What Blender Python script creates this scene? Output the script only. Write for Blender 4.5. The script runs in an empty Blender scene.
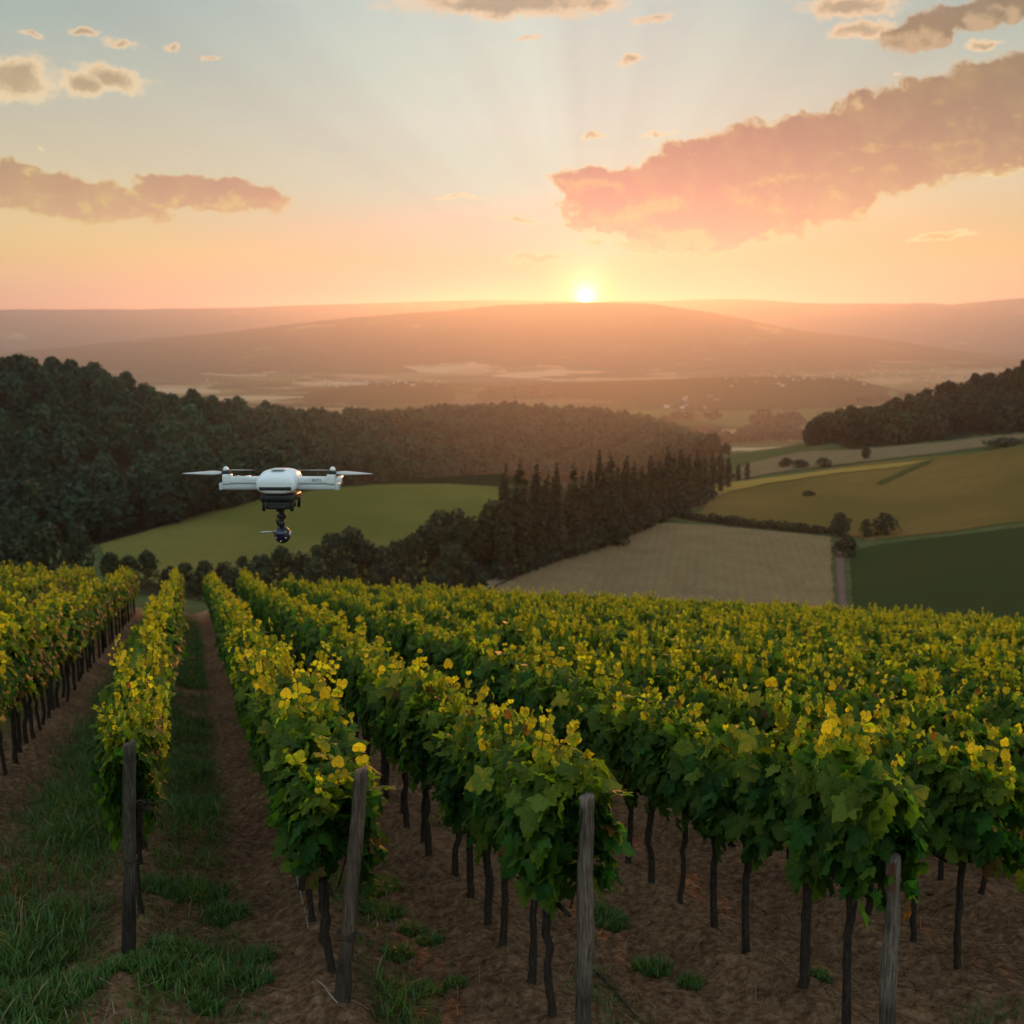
import bpy, bmesh, math, random
import numpy as np
from mathutils import Vector, Matrix

R = math.radians
S = bpy.context.scene
COL = S.collection
random.seed(7)

# ---------------------------------------------------------------- camera
F = 1100.0                      # focal length in pixels of the 1024 px frame
Y0 = 330.0                      # pixel row of the level horizon
PITCH = math.atan((512 - Y0) / F)
cp, sp = math.cos(PITCH), math.sin(PITCH)
cam_d = bpy.data.cameras.new("camera")
cam_d.sensor_width = 36.0
cam_d.lens = 36.0 * F / 1024.0
cam_d.clip_start, cam_d.clip_end = 0.1, 300000.0
cam_d.dof.use_dof = True
cam_d.dof.focus_distance = 7.0
cam_d.dof.aperture_fstop = 2.4
cam = bpy.data.objects.new("camera", cam_d)
COL.objects.link(cam)
cam.location = (0, 0, 0)
cam.rotation_euler = (math.pi / 2 - PITCH, 0, 0)
S.camera = cam


def ray(px, py):
    """world direction through a pixel of the photograph (numpy friendly)"""
    a = (np.asarray(px, float) - 512) / F
    b = -(np.asarray(py, float) - 512) / F
    return np.stack([a + 0 * b, cp + b * sp + 0 * a, -sp + b * cp + 0 * a], -1)


def project(P):
    P = np.asarray(P, float)
    zc = P[..., 1] * cp - P[..., 2] * sp
    yc = P[..., 1] * sp + P[..., 2] * cp
    zc = np.where(zc < 1e-3, 1e-3, zc)
    return 512 + F * P[..., 0] / zc, 512 - F * yc / zc, zc


# ---------------------------------------------------------------- exposure, render settings
S.view_settings.view_transform = 'Standard'
S.view_settings.look = 'None'
S.view_settings.exposure = 0.0
S.view_settings.gamma = 1.0
S.cycles.use_denoising = True
S.cycles.max_bounces = 6
S.cycles.diffuse_bounces = 3
S.cycles.transparent_max_bounces = 8
S.cycles.sample_clamp_indirect = 4.0


def lin(r, g, b):
    def f(c):
        c /= 255.0
        return c / 12.92 if c <= 0.04045 else ((c + 0.055) / 1.055) ** 2.4
    return (f(r), f(g), f(b), 1.0)


# ---------------------------------------------------------------- sky
SUN_DIR = ray(585.5, 297.5)
SUN_DIR = SUN_DIR / np.linalg.norm(SUN_DIR)
SUN_EL = R(4.3)                  # the lamp stands a little over the disc's centre
DOME = 1.55
SUN_AZ = math.atan2(SUN_DIR[0], SUN_DIR[1])

SUN_COL = np.array([1.0, 0.34, 0.09])
SUN_POWER = 2.9
AIR_DENS, AIR_G, AIR_TOP = 7.0e-5, 0.70, 700.0
AIR_COL = np.array([0.86, 0.90, 1.0])
AIR_AMB = np.array([0.24, 0.29, 0.29])


def clear_sky(el, daz, want):
    '''radiance of the sky above the haze that is seen as `want` (linear) through the haze'''
    e = R(max(el, 0.6))
    L = min(AIR_TOP / math.sin(e), 31000.0)
    ss = np.linspace(0, L, 400)
    sunpath = (AIR_TOP - ss * math.sin(e)) / math.sin(SUN_EL)
    tau = AIR_DENS * L
    c = math.cos(R(el)) * math.cos(R(daz)) * math.cos(SUN_EL) + math.sin(R(el)) * math.sin(SUN_EL)
    ph = (1 - AIR_G ** 2) / (4 * math.pi * (1 + AIR_G ** 2 - 2 * AIR_G * c) ** 1.5)
    integ = float(np.mean(AIR_DENS * np.exp(-AIR_DENS * (ss + sunpath)))) * L
    scat = SUN_POWER * SUN_COL * AIR_COL * ph * integ + AIR_AMB * AIR_COL * (1 - math.exp(-tau))
    v = (np.array(want[:3]) - scat) / math.exp(-tau)
    return (*np.maximum(v, 0.01), 1.0)


world = bpy.data.worlds.new("World")
S.world = world
world.use_nodes = True


class NT:
    """tiny helper to write shader node trees as expressions"""

    def __init__(self, tree):
        self.t = tree
        self.n = tree.nodes
        self.l = tree.links

    def put(self, sock, v):
        if isinstance(v, bpy.types.NodeSocket):
            self.l.new(v, sock)
        elif v is not None:
            sock.default_value = v

    def node(self, typ, **kw):
        n = self.n.new(typ)
        for k, v in kw.items():
            setattr(n, k, v)
        return n

    def m(self, op, a, b=None, c=None, clamp=False):
        n = self.node('ShaderNodeMath', operation=op, use_clamp=clamp)
        for i, v in enumerate((a, b, c)):
            self.put(n.inputs[i], v)
        return n.outputs[0]

    def v(self, op, a, b=None, out=0, scale=None):
        n = self.node('ShaderNodeVectorMath', operation=op)
        self.put(n.inputs[0], a)
        if b is not None:
            self.put(n.inputs[1], b)
        if scale is not None:
            self.put(n.inputs['Scale'], scale)
        return n.outputs[out]

    def xyz(self, a):
        n = self.node('ShaderNodeSeparateXYZ')
        self.put(n.inputs[0], a)
        return n.outputs

    def vec(self, x, y, z=0.0):
        n = self.node('ShaderNodeCombineXYZ')
        for i, q in enumerate((x, y, z)):
            self.put(n.inputs[i], q)
        return n.outputs[0]

    def mix(self, f, a, b, mode='MIX'):
        n = self.node('ShaderNodeMix', data_type='RGBA', blend_type=mode)
        self.put(n.inputs[0], f)
        self.put(n.inputs[6], a)
        self.put(n.inputs[7], b)
        return n.outputs[2]

    def noise(self, vec, scale, detail=4, rough=0.55, dims='3D', out=0, dist=0.0):
        n = self.node('ShaderNodeTexNoise', noise_dimensions=dims)
        self.put(n.inputs['Vector'], vec)
        self.put(n.inputs['Scale'], scale)
        self.put(n.inputs['Detail'], detail)
        self.put(n.inputs['Roughness'], rough)
        self.put(n.inputs['Distortion'], dist)
        return n.outputs[out]

    def ramp(self, f, pts, interp='LINEAR'):
        n = self.node('ShaderNodeValToRGB')
        cr = n.color_ramp
        cr.interpolation = interp
        while len(cr.elements) < len(pts):
            cr.elements.new(0.5)
        for e, (p, c) in zip(cr.elements, pts):
            e.position = p
            e.color = c if len(c) == 4 else (*c, 1)
        self.put(n.inputs[0], f)
        return n.outputs[0]

    def smooth(self, x, lo, hi, a=0.0, b=1.0):
        n = self.node('ShaderNodeMapRange', interpolation_type='SMOOTHSTEP')
        for i, q in enumerate((x, lo, hi, a, b)):
            self.put(n.inputs[i], q)
        return n.outputs[0]


def build_world():
    T = NT(world.node_tree)
    T.n.clear()
    out = T.node('ShaderNodeOutputWorld')
    sky = T.node('ShaderNodeTexSky', sky_type='NISHITA')
    sky.sun_disc = False
    sky.sun_elevation = SUN_EL
    sky.sun_rotation = SUN_AZ
    sky.altitude = 200
    sky.dust_density = 0.0
    sky.air_density = 0.12
    bg_n = T.node('ShaderNodeBackground')
    T.l.new(sky.outputs[0], bg_n.inputs[0])
    bg_n.inputs[1].default_value = 0.05

    d = T.v('NORMALIZE', T.node('ShaderNodeTexCoord').outputs['Generated'])
    x, y, z = T.xyz(d)
    el = T.m('MULTIPLY', T.m('ARCSINE', z), 180 / math.pi)                    # degrees
    az = T.m('MULTIPLY', T.m('ARCTAN2', x, y), 180 / math.pi)
    t = T.m('DIVIDE', T.m('ADD', el, 5.0), 95.0, clamp=True)

    def pos(deg):
        return (deg + 5.0) / 95.0
    away = T.ramp(t, [(pos(e), clear_sky(e, 25.0, lin(*c))) for e, c in
                      [(0, (244, 184, 128)), (1.8, (247, 193, 131)), (4, (243, 200, 147)), (6.8, (228, 203, 166)), (10, (204, 192, 170)), (13.5, (178, 184, 172)), (17, (156, 172, 172)),
                       (30, (146, 160, 166)), (60, (136, 148, 156)), (90, (130, 142, 152))]])
    near = T.ramp(t, [(pos(e), clear_sky(e, 0.0, lin(*c))) for e, c in
                      [(0, (255, 204, 122)), (2, (255, 211, 136)), (4, (255, 225, 182)), (6.8, (250, 225, 196)), (10, (238, 222, 202)), (13.5, (224, 216, 200)), (17, (208, 208, 198)),
                       (30, (165, 175, 176)), (60, (136, 148, 156)), (90, (130, 142, 152))]])
    daz = T.m('ABSOLUTE', T.m('SUBTRACT', az, math.degrees(SUN_AZ) - 2.5))
    fz = T.m('EXPONENT', T.m('MULTIPLY', T.m('POWER', T.m('DIVIDE', daz, 15.0), 2.0), -1.0))
    base = T.mix(fz, away, near)

    # crepuscular rays: brightness varying with the bearing around the sun
    sx, sz = SUN_DIR[0] / SUN_DIR[1], SUN_DIR[2] / SUN_DIR[1]
    ysafe = T.m('MAXIMUM', y, 0.02)
    gx, gz = T.m('DIVIDE', x, ysafe), T.m('DIVIDE', z, ysafe)
    bear = T.m('ARCTAN2', T.m('SUBTRACT', gx, sx), T.m('SUBTRACT', gz, sz))
    rayn = T.noise(T.vec(T.m('MULTIPLY', bear, 3.2), 0.37, 0.0), 1.0, 2.0, 0.5)
    dist = T.v('LENGTH', T.vec(T.m('SUBTRACT', gx, sx), T.m('SUBTRACT', gz, sz)), out=1)
    rfall = T.m('MULTIPLY', T.smooth(dist, 0.03, 0.16), T.smooth(dist, 0.40, 0.75, 1.0, 0.0))
    rgain = T.m('ADD', 1.0, T.m('MULTIPLY', T.m('MULTIPLY', T.m('SUBTRACT', rayn, 0.52), 0.55), rfall))
    base = T.mix(1.0, base, T.vec(rgain, rgain, T.m('ADD', T.m('MULTIPLY', T.m('SUBTRACT', rgain, 1.0), 0.7), 1.0)), 'MULTIPLY')

    # ---- glow around the sun and the disc itself
    ang = T.m('MULTIPLY', T.m('ARCCOSINE', T.m('MINIMUM', T.v('DOT_PRODUCT', d, tuple(SUN_DIR), out=1), 0.9999999)), 180 / math.pi)

    def glow(sig, col):
        e = T.m('EXPONENT', T.m('DIVIDE', ang, -sig))
        return T.v('SCALE', col, scale=e)
    base = T.v('ADD', base, glow(1.0, (2.6, 1.6, 0.9)))
    base = T.v('ADD', base, glow(0.26, (14.0, 12.5, 8.0)))
    disc = T.smooth(ang, 0.26, 0.38, 1.0, 0.0)
    base = T.v('ADD', base, T.v('SCALE', (5.0, 4.6, 3.4), scale=disc))

    # ---- clouds: each one a bank of blobs at its own bearing and height, edges broken by noise
    def g(px, py):
        q = ray(px, py)
        return q[0] / q[1], q[2] / q[1]
    blobs = []
    for (px, py, rx, ry, rot, wgt) in [
            # the long bank on the right
            (606, 184, 58, 17, -6, 1.0), (672, 198, 86, 36, 4, 1.25), (692, 229, 66, 23, 4, 1.15), (775, 177, 118, 44, 10, 1.35), (880, 145, 118, 40, 15, 1.35),
            (990, 118, 116, 43, 12, 1.35), (1090, 100, 120, 50, 8, 1), (1200, 80, 110, 40, 4, 1), (858, 104, 22, 20, 55, .9),
            # upper left group
            (10, 78, 56, 29, -4, .89), (-50, 70, 54, 28, 0, .89), (112, 76, 50, 17, -14, .86), (82, 82, 30, 19, 0, .82), (125, 43, 35, 11, -6, .58), (172, 47, 18, 12, 0, .56),
            (84, 34, 22, 7, 0, .7), (208, 58, 12, 6, 0, .6), (30, 36, 22, 6, -20, .55),
            # left bank
            (52, 194, 120, 24, -8, 1), (-40, 184, 110, 24, -4, 1), (30, 176, 40, 14, -12, .9), (206, 194, 84, 19, -4, 1), (176, 186, 44, 14, 4, .9), (40, 146, 14, 4, 0, .5),
            # along the top
            (505, 4, 140, 19, 0, .88), (590, 3, 52, 16, 0, .74), (656, 18, 42, 11, 8, .58), (632, 58, 26, 10, 8, .58), (528, 40, 25, 8, 4, .5),
            (850, 6, 64, 16, 4, .85), (862, 30, 38, 14, 10, .8), (925, 30, 46, 20, 12, 1), (1000, 10, 70, 16, 14, 1), (986, 45, 26, 9, 10, .7), (900, 74, 14, 5, 0, .55),
            # thin streaks near the sun
            (940, 237, 44, 6, 6, .8), (458, 195, 54, 6, 1, .54), (520, 220, 54, 6, 1, .56), (535, 257, 40, 7, 1, .85), (592, 136, 26, 7, 3, .52), (660, 134, 40, 8, 5, .52),
            (600, 240, 36, 8, -4, .58), (690, 243, 48, 7, 2, .55),
            (1010, 168, 70, 7, 2, .6), (990, 175, 50, 5, 0, .6)]:
        gx0, gz0 = g(px, py)
        dzr = abs(g(px, py + 10)[1] - g(px, py - 10)[1]) / 20
        blobs.append((gx0, gz0, rx / F, ry * dzr, R(rot), wgt))

    def density_group(name, blobs, rough):
        grp = bpy.data.node_groups.new(name, 'ShaderNodeTree')
        grp.interface.new_socket("P", in_out='INPUT', socket_type='NodeSocketVector')
        grp.interface.new_socket("D", in_out='OUTPUT', socket_type='NodeSocketFloat')
        G = NT(grp)
        gi, go = G.node('NodeGroupInput'), G.node('NodeGroupOutput')
        P = gi.outputs[0]
        warp = G.v('SUBTRACT', G.noise(P, 26.0, 3, 0.6, out=1), (0.5, 0.5, 0.5))
        warp2 = G.v('SUBTRACT', G.noise(P, 85.0, 3, 0.6, out=1), (0.5, 0.5, 0.5))
        P2 = G.v('ADD', G.v('ADD', P, G.v('MULTIPLY', warp, (0.034, 0.018, 0.0))), G.v('MULTIPLY', warp2, (0.014, 0.009, 0.0)))
        fine = G.noise(G.v('MULTIPLY', P2, (1.0, 1.7, 1.0)), 46.0, 7, rough)
        cur = None
        Pk = P2
        for ib, (bx, bz, rx, rz, rot, wgt) in enumerate(blobs):
            if ib and ib % 5 == 0:      # chained, so that the shader stack is not filled by all blobs at once
                Pk = G.v('ADD', P2, G.v('SCALE', (1e-7, 0, 0), scale=cur))
            mp = G.node('ShaderNodeMapping', vector_type='TEXTURE')
            G.l.new(Pk, mp.inputs[0])
            mp.inputs[1].default_value = (bx, bz, 0)
            mp.inputs[2].default_value = (0, 0, rot)
            mp.inputs[3].default_value = (rx, rz, 1)
            ln = G.v('LENGTH', mp.outputs[0], out=1)
            val = G.m('SUBTRACT', wgt, G.m('MULTIPLY', ln, 0.92))
            cur = val if cur is None else G.m('SMOOTH_MAX', cur, val, 0.18)
        dens = G.m('ADD', cur, G.m('MULTIPLY', G.m('SUBTRACT', fine, 0.47), 0.85))
        G.l.new(dens, go.inputs[0])
        return grp

    banks = density_group('cloud_banks', [b for b in blobs if b[5] >= 0.9], 0.58)
    wisps = density_group('cloud_wisps', [b for b in blobs if b[5] < 0.9], 0.66)

    def cloud(p, grp):
        n = T.node('ShaderNodeGroup', node_tree=grp)
        T.l.new(p, n.inputs[0])
        return n.outputs[0]
    p = T.vec(gx, gz, 0.0)
    tosun = T.v('NORMALIZE', T.v('SUBTRACT', (sx, sz - 0.04, 0.0), p))
    D0 = cloud(p, banks)
    D1 = cloud(T.v('ADD', T.v('ADD', p, T.v('SCALE', tosun, scale=0.013)), T.v('SCALE', (1e-7, 0, 0), scale=D0)), banks)
    W0 = cloud(T.v('ADD', p, T.v('SCALE', (1e-7, 0, 0), scale=D1)), wisps)
    front = T.m('GREATER_THAN', y, 0.05)
    alpha = T.m('MULTIPLY', T.smooth(D0, 0.02, 0.26), front)
    alpha_w = T.m('MULTIPLY', T.smooth(W0, 0.0, 0.42, 0.0, 0.85), front)
    core = T.smooth(D0, 0.06, 0.30)
    lit = T.smooth(T.m('SUBTRACT', D0, D1), 0.05, 0.50)
    sunward = T.m('EXPONENT', T.m('DIVIDE', ang, -11.0))
    rim = T.m('MAXIMUM', T.m('MULTIPLY', T.m('SUBTRACT', 1.0, core), T.m('ADD', 0.40, T.m('MULTIPLY', sunward, 0.80))), T.m('MULTIPLY', lit, 0.36))
    def cl(stops):
        f = T.m('DIVIDE', el, 20.0, clamp=True)
        a_, n_ = [T.ramp(f, [(e / 20.0, clear_sky(e, dz, lin(*c))) for e, c in stops]) for dz in (24.0, 5.0)]
        return T.mix(fz, a_, n_)
    hi = cl([(0.5, (255, 214, 150)), (4, (255, 232, 180)), (8, (255, 228, 180)), (13, (252, 212, 168)), (18, (246, 202, 162))])
    dk = cl([(0.5, (236, 178, 108)), (4, (236, 180, 108)), (5, (226, 178, 108)), (7, (204, 160, 106)), (9, (178, 141, 101)), (11, (162, 133, 101)), (14, (152, 130, 104)), (18, (144, 129, 110))])
    shade = T.noise(p, 30.0, 4, 0.6)
    dk = T.mix(T.smooth(shade, 0.4, 0.8, 0.0, 0.12), dk, hi)
    ccol = T.mix(rim, dk, hi)
    nearsun = T.m('EXPONENT', T.m('DIVIDE', ang, -7.0))
    ccol = T.v('ADD', ccol, T.v('SCALE', (0.16, 0.09, 0.02), scale=T.m('MULTIPLY', nearsun, T.m('ADD', 0.3, rim))))
    wcol = T.mix(T.smooth(W0, 0.22, 0.70, 0.0, 0.72), hi, dk)
    col = T.mix(alpha_w, base, wcol)
    col = T.mix(T.m('MULTIPLY', alpha, 0.95), col, ccol)

    # the unseen sky overhead and behind is brightened to add ambient light
    lift = T.m('MAXIMUM', T.smooth(el, 19.0, 50.0), T.smooth(y, 0.55, -0.4))
    up = T.m('ADD', 1.0, T.m('MULTIPLY', lift, DOME))
    col = T.mix(1.0, col, T.vec(up, up, up), 'MULTIPLY')
    col = T.v('MAXIMUM', T.v('SUBTRACT', col, T.v('SCALE', sky.outputs[0], scale=0.05)), (0, 0, 0))
    bg = T.node('ShaderNodeBackground')
    T.l.new(col, bg.inputs[0])
    bg.inputs[1].default_value = 1.0
    add = T.node('ShaderNodeAddShader')
    T.l.new(bg_n.outputs[0], add.inputs[0])
    T.l.new(bg.outputs[0], add.inputs[1])
    T.l.new(add.outputs[0], out.inputs['Surface'])
    world.cycles.sampling_method = 'MANUAL'
    world.cycles.sample_map_resolution = 512


build_world()

# ---------------------------------------------------------------- sun
sun_d = bpy.data.lights.new("sun", 'SUN')
sun_d.energy = SUN_POWER
sun_d.angle = R(0.5)
sun_d.color = SUN_COL
sun = bpy.data.objects.new("sun", sun_d)
COL.objects.link(sun)
sun.rotation_euler = Vector((-math.sin(SUN_AZ) * math.cos(SUN_EL), -math.cos(SUN_AZ) * math.cos(SUN_EL), -math.sin(SUN_EL))).to_track_quat('-Z', 'Y').to_euler()


# ================================================================= helpers
def sstep(a, b, x):
    t = np.clip((x - a) / (b - a), 0, 1)
    return t * t * (3 - 2 * t)


def vnoise(x, y, seed=0):
    xi, yi = np.floor(x).astype(np.int64), np.floor(y).astype(np.int64)
    xf, yf = x - xi, y - yi

    def h(a, b):
        n = (a * 374761393 + b * 668265263 + seed * 1442695041) & 0xFFFFFFFF
        n = ((n ^ (n >> 13)) * 1274126177) & 0xFFFFFFFF
        n = (n ^ (n >> 16)) & 0xFFFFFFFF
        return n / 4294967295.0
    u, v = xf * xf * (3 - 2 * xf), yf * yf * (3 - 2 * yf)
    return (h(xi, yi) * (1 - u) + h(xi + 1, yi) * u) * (1 - v) + (h(xi, yi + 1) * (1 - u) + h(xi + 1, yi + 1) * u) * v


def fbm(x, y, octs=4, seed=0, gain=0.5):
    s, a, n = 0.0, 1.0, 0.0
    for k in range(octs):
        s = s + a * vnoise(x * 2 ** k, y * 2 ** k, seed + 17 * k)
        n += a
        a *= gain
    return s / n - 0.5


def mesh_from(name, verts, polys, attrs=None, smooth=False, mat_index=None):
    """polys: list of (n, k) index arrays; attrs: {name: ('FLOAT_COLOR'|'FLOAT', per-vertex array)}"""
    me = bpy.data.meshes.new(name)
    verts = np.ascontiguousarray(verts, np.float32)
    me.vertices.add(len(verts))
    me.vertices.foreach_set('co', verts.ravel())
    loops = np.concatenate([np.asarray(p, np.int32).ravel() for p in polys])
    sizes = np.concatenate([np.full(len(p), np.asarray(p).shape[1], np.int32) for p in polys])
    starts = np.concatenate([[0], np.cumsum(sizes)[:-1]]).astype(np.int32)
    me.loops.add(len(loops))
    me.loops.foreach_set('vertex_index', loops)
    me.polygons.add(len(sizes))
    me.polygons.foreach_set('loop_start', starts)
    me.polygons.foreach_set('loop_total', sizes)
    if smooth:
        me.polygons.foreach_set('use_smooth', np.ones(len(sizes), bool))
    if mat_index is not None:
        me.polygons.foreach_set('material_index', np.asarray(mat_index, np.int32))
    for k, (typ, arr) in (attrs or {}).items():
        at = me.attributes.new(k, typ, 'POINT')
        arr = np.ascontiguousarray(arr, np.float32)
        at.data.foreach_set('color' if typ == 'FLOAT_COLOR' else 'value', arr.ravel())
    me.update()
    me.validate()
    return me


def obj(name, me, mats=(), parent=None, loc=None, rotz=None):
    for m in (mats if isinstance(mats, (list, tuple)) else [mats]):
        if m is not None and m.name not in [x.name for x in me.materials if x]:
            me.materials.append(m)
    o = bpy.data.objects.new(name, me)
    COL.objects.link(o)
    if parent is not None:
        o.parent = parent
    if loc is not None:
        o.location = loc
    if rotz is not None:
        o.rotation_euler = (0, 0, rotz)
    return o


def tag(o, label=None, cat=None, group=None, kind=None):
    for k, v in (('label', label), ('category', cat), ('group', group), ('kind', kind)):
        if v:
            o[k] = v
    return o


def empty(name, loc, label, cat, group=None, rotz=0.0):
    o = bpy.data.objects.new(name, None)
    COL.objects.link(o)
    o.location = loc
    o.rotation_euler = (0, 0, rotz)
    o.empty_display_size = 0.2
    return tag(o, label, cat, group)


def tube(pts, radii, seg=8, caps=True, rough=0.0, seed=0, twist=0.0):
    """tapered tube through pts -> verts, list of poly arrays"""
    rg = np.random.default_rng(seed)
    pts = np.asarray(pts, float)
    n = len(pts)
    tang = np.gradient(pts, axis=0)
    tang /= np.linalg.norm(tang, axis=1)[:, None] + 1e-9
    ref = np.array([1.0, 0.05, 0.0]) if abs(tang[0][0]) < 0.8 else np.array([0.0, 1.0, 0.05])
    V = []
    a = np.arange(seg) / seg * 2 * math.pi
    for i in range(n):
        t = tang[i]
        u = ref - t * ref.dot(t)
        u /= np.linalg.norm(u)
        w = np.cross(t, u)
        rr = radii[i] * (1 + rough * rg.uniform(-1, 1, seg))
        V.append(pts[i] + (np.cos(a + twist * i) * rr)[:, None] * u + (np.sin(a + twist * i) * rr)[:, None] * w)
    V = np.concatenate(V)
    i0 = np.arange(n - 1)[:, None] * seg
    j = np.arange(seg)[None, :]
    q = np.stack([i0 + j, i0 + (j + 1) % seg, i0 + seg + (j + 1) % seg, i0 + seg + j], -1).reshape(-1, 4)
    polys = [q]
    if caps:
        polys += [np.arange(seg)[None, ::-1], (np.arange(seg) + (n - 1) * seg)[None, :]]
    return V, polys


class Acc:
    """accumulates verts / polys / point colours into one mesh"""

    def __init__(self):
        self.V, self.P, self.C, self.MI, self.n = [], [], [], [], 0

    def add(self, V, polys, col=(1, 1, 1, 1), mi=0):
        V = np.asarray(V, float)
        for p in polys:
            p = np.asarray(p)
            self.P.append(p + self.n)
            self.MI.append(np.full(len(p), mi))
        self.V.append(V)
        col = np.asarray(col, float)
        self.C.append(np.tile(col, (len(V), 1)) if col.ndim == 1 else col)
        self.n += len(V)
        return self

    def mesh(self, name, smooth=False):
        V, C = np.concatenate(self.V), np.concatenate(self.C)
        order = sorted(range(len(self.P)), key=lambda i: self.P[i].shape[1])
        groups = {}
        for i in order:
            groups.setdefault(self.P[i].shape[1], []).append(i)
        polys, mi = [], []
        for k in groups:
            polys.append(np.concatenate([self.P[i] for i in groups[k]]))
            mi.append(np.concatenate([self.MI[i] for i in groups[k]]))
        return mesh_from(name, V, polys, {'tint': ('FLOAT_COLOR', C)}, smooth, np.concatenate(mi))


def pip(poly, x, y):
    """points in polygon (vectorised)"""
    poly = np.asarray(poly, float)
    x, y = np.asarray(x, float), np.asarray(y, float)
    ins = np.zeros(x.shape, bool)
    j = len(poly) - 1
    for i in range(len(poly)):
        xi, yi = poly[i]
        xj, yj = poly[j]
        c = ((yi > y) != (yj > y)) & (x < (xj - xi) * (y - yi) / (yj - yi + 1e-12) + xi)
        ins ^= c
        j = i
    return ins


# ================================================================= materials
def material(name, rough=0.8, spec=0.3):
    m = bpy.data.materials.new(name)
    m.use_nodes = True
    T = NT(m.node_tree)
    b = m.node_tree.nodes['Principled BSDF']
    b.inputs['Roughness'].default_value = rough
    b.inputs['Specular IOR Level'].default_value = spec
    return m, T, b


def attr(T, name='tint'):
    a = T.node('ShaderNodeAttribute', attribute_name=name)
    return a


def pos(T):
    return T.node('ShaderNodeNewGeometry').outputs['Position']


def ocoord(T):
    return T.node('ShaderNodeTexCoord').outputs['Object']


def bump(T, b, h, strength=0.5, dist=0.02):
    n = T.node('ShaderNodeBump')
    n.inputs['Strength'].default_value = strength
    n.inputs['Distance'].default_value = dist
    T.put(n.inputs['Height'], h)
    T.l.new(n.outputs[0], b.inputs['Normal'])


def leafy(name, trans, rough=0.5, spec=0.4, tcol_gain=(1.6, 1.5, 0.6)):
    """leaf shader: reflects the leaf's colour and lets a warmer tone of it through"""
    m, T, b = material(name, rough, spec)
    a = attr(T)
    n = T.noise(pos(T), 60.0, 2, 0.5)
    c = T.mix(1.0, a.outputs['Color'], T.ramp(n, [(0.3, (.8, .8, .8)), (0.7, (1.2, 1.2, 1.2))]), 'MULTIPLY')
    T.l.new(c, b.inputs['Base Color'])
    tr = T.node('ShaderNodeBsdfTranslucent')
    T.l.new(T.mix(1.0, c, (*tcol_gain, 1), 'MULTIPLY'), tr.inputs[0])
    mx = T.node('ShaderNodeMixShader')
    mx.inputs[0].default_value = trans
    T.l.new(b.outputs[0], mx.inputs[1])
    T.l.new(tr.outputs[0], mx.inputs[2])
    T.l.new(mx.outputs[0], T.n['Material Output'].inputs['Surface'])
    return m


M_VINE = leafy('vine_leaf', 0.60, 0.5, 0.12, (1.9, 2.0, 0.6))
M_TREE = leafy('tree_leaf', 0.14, 0.7, 0.15, (1.3, 1.3, 0.6))
M_GRASS = leafy('grass_blade', 0.35, 0.5, 0.35, (1.4, 1.4, 0.6))


def mat_bark():
    m, T, b = material('vine_bark', 0.95, 0.1)
    n = T.noise(T.v('MULTIPLY', ocoord(T), (1, 1, 0.25)), 70.0, 5, 0.7)
    T.l.new(T.ramp(n, [(0.3, (.014, .010, .008)), (0.7, (.075, .055, .042))]), b.inputs['Base Color'])
    bump(T, b, n, 0.9, 0.01)
    return m


def mat_post():
    m, T, b = material('weathered_wood', 0.85, 0.2)
    oc = ocoord(T)
    n = T.noise(T.v('MULTIPLY', oc, (1, 1, 0.06)), 90.0, 6, 0.65)
    big = T.noise(oc, 5.0, 3, 0.6)
    c = T.ramp(n, [(0.3, (.035, .027, .022)), (0.5, (.14, .115, .095)), (0.72, (.26, .225, .19))])
    c = T.mix(1.0, c, T.ramp(big, [(0.3, (.55, .52, .5)), (0.65, (1.1, 1.05, 1.0))]), 'MULTIPLY')
    a = attr(T)
    T.l.new(T.mix(1.0, c, a.outputs['Color'], 'MULTIPLY'), b.inputs['Base Color'])
    bump(T, b, n, 0.8, 0.008)
    return m


def mat_simple(name, col, rough=0.5, spec=0.5, metal=0.0, n_scale=40.0, n_amt=0.12):
    m, T, b = material(name, rough, spec)
    n = T.noise(ocoord(T), n_scale, 3, 0.6)
    lo, hi = 1 - n_amt, 1 + n_amt
    T.l.new(T.mix(1.0, (*col, 1), T.ramp(n, [(0.3, (lo, lo, lo)), (0.7, (hi, hi, hi))]), 'MULTIPLY'), b.inputs['Base Color'])
    b.inputs['Metallic'].default_value = metal
    return m


M_BARK, M_POST = mat_bark(), mat_post()
M_TRUNK = mat_simple('tree_trunk_bark', (.05, .038, .03), 0.9, 0.1)


def mat_soil():
    m, T, b = material('vineyard_soil', 1.0, 0.0)
    p = pos(T)
    n1 = T.noise(p, 0.9, 4, 0.6)
    n2 = T.noise(p, 13.0, 8, 0.74)
    n3 = T.noise(T.v('MULTIPLY', p, (1, 1, 1)), 140.0, 3, 0.6)
    c = T.ramp(n2, [(0.30, (.055, .028, .015)), (0.46, (.21, .112, .062)), (0.58, (.36, .205, .118)), (0.74, (.58, .38, .235))])  # soil tones, contrast raised to stand in for relief shading
    c = T.mix(1.0, c, T.ramp(n1, [(0.3, (.62, .6, .58)), (0.7, (1.12, 1.08, 1.02))]), 'MULTIPLY')
    c = T.mix(T.smooth(n3, 0.62, 0.75, 0, 0.5), c, (.30, .22, .13, 1))
    a = attr(T)
    c = T.mix(a.outputs['Fac'], c, (.040, .060, .016, 1))
    T.l.new(c, b.inputs['Base Color'])
    bump(T, b, T.m('ADD', n2, T.m('MULTIPLY', n3, 0.4)), 1.0, 0.045)
    return m


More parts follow.
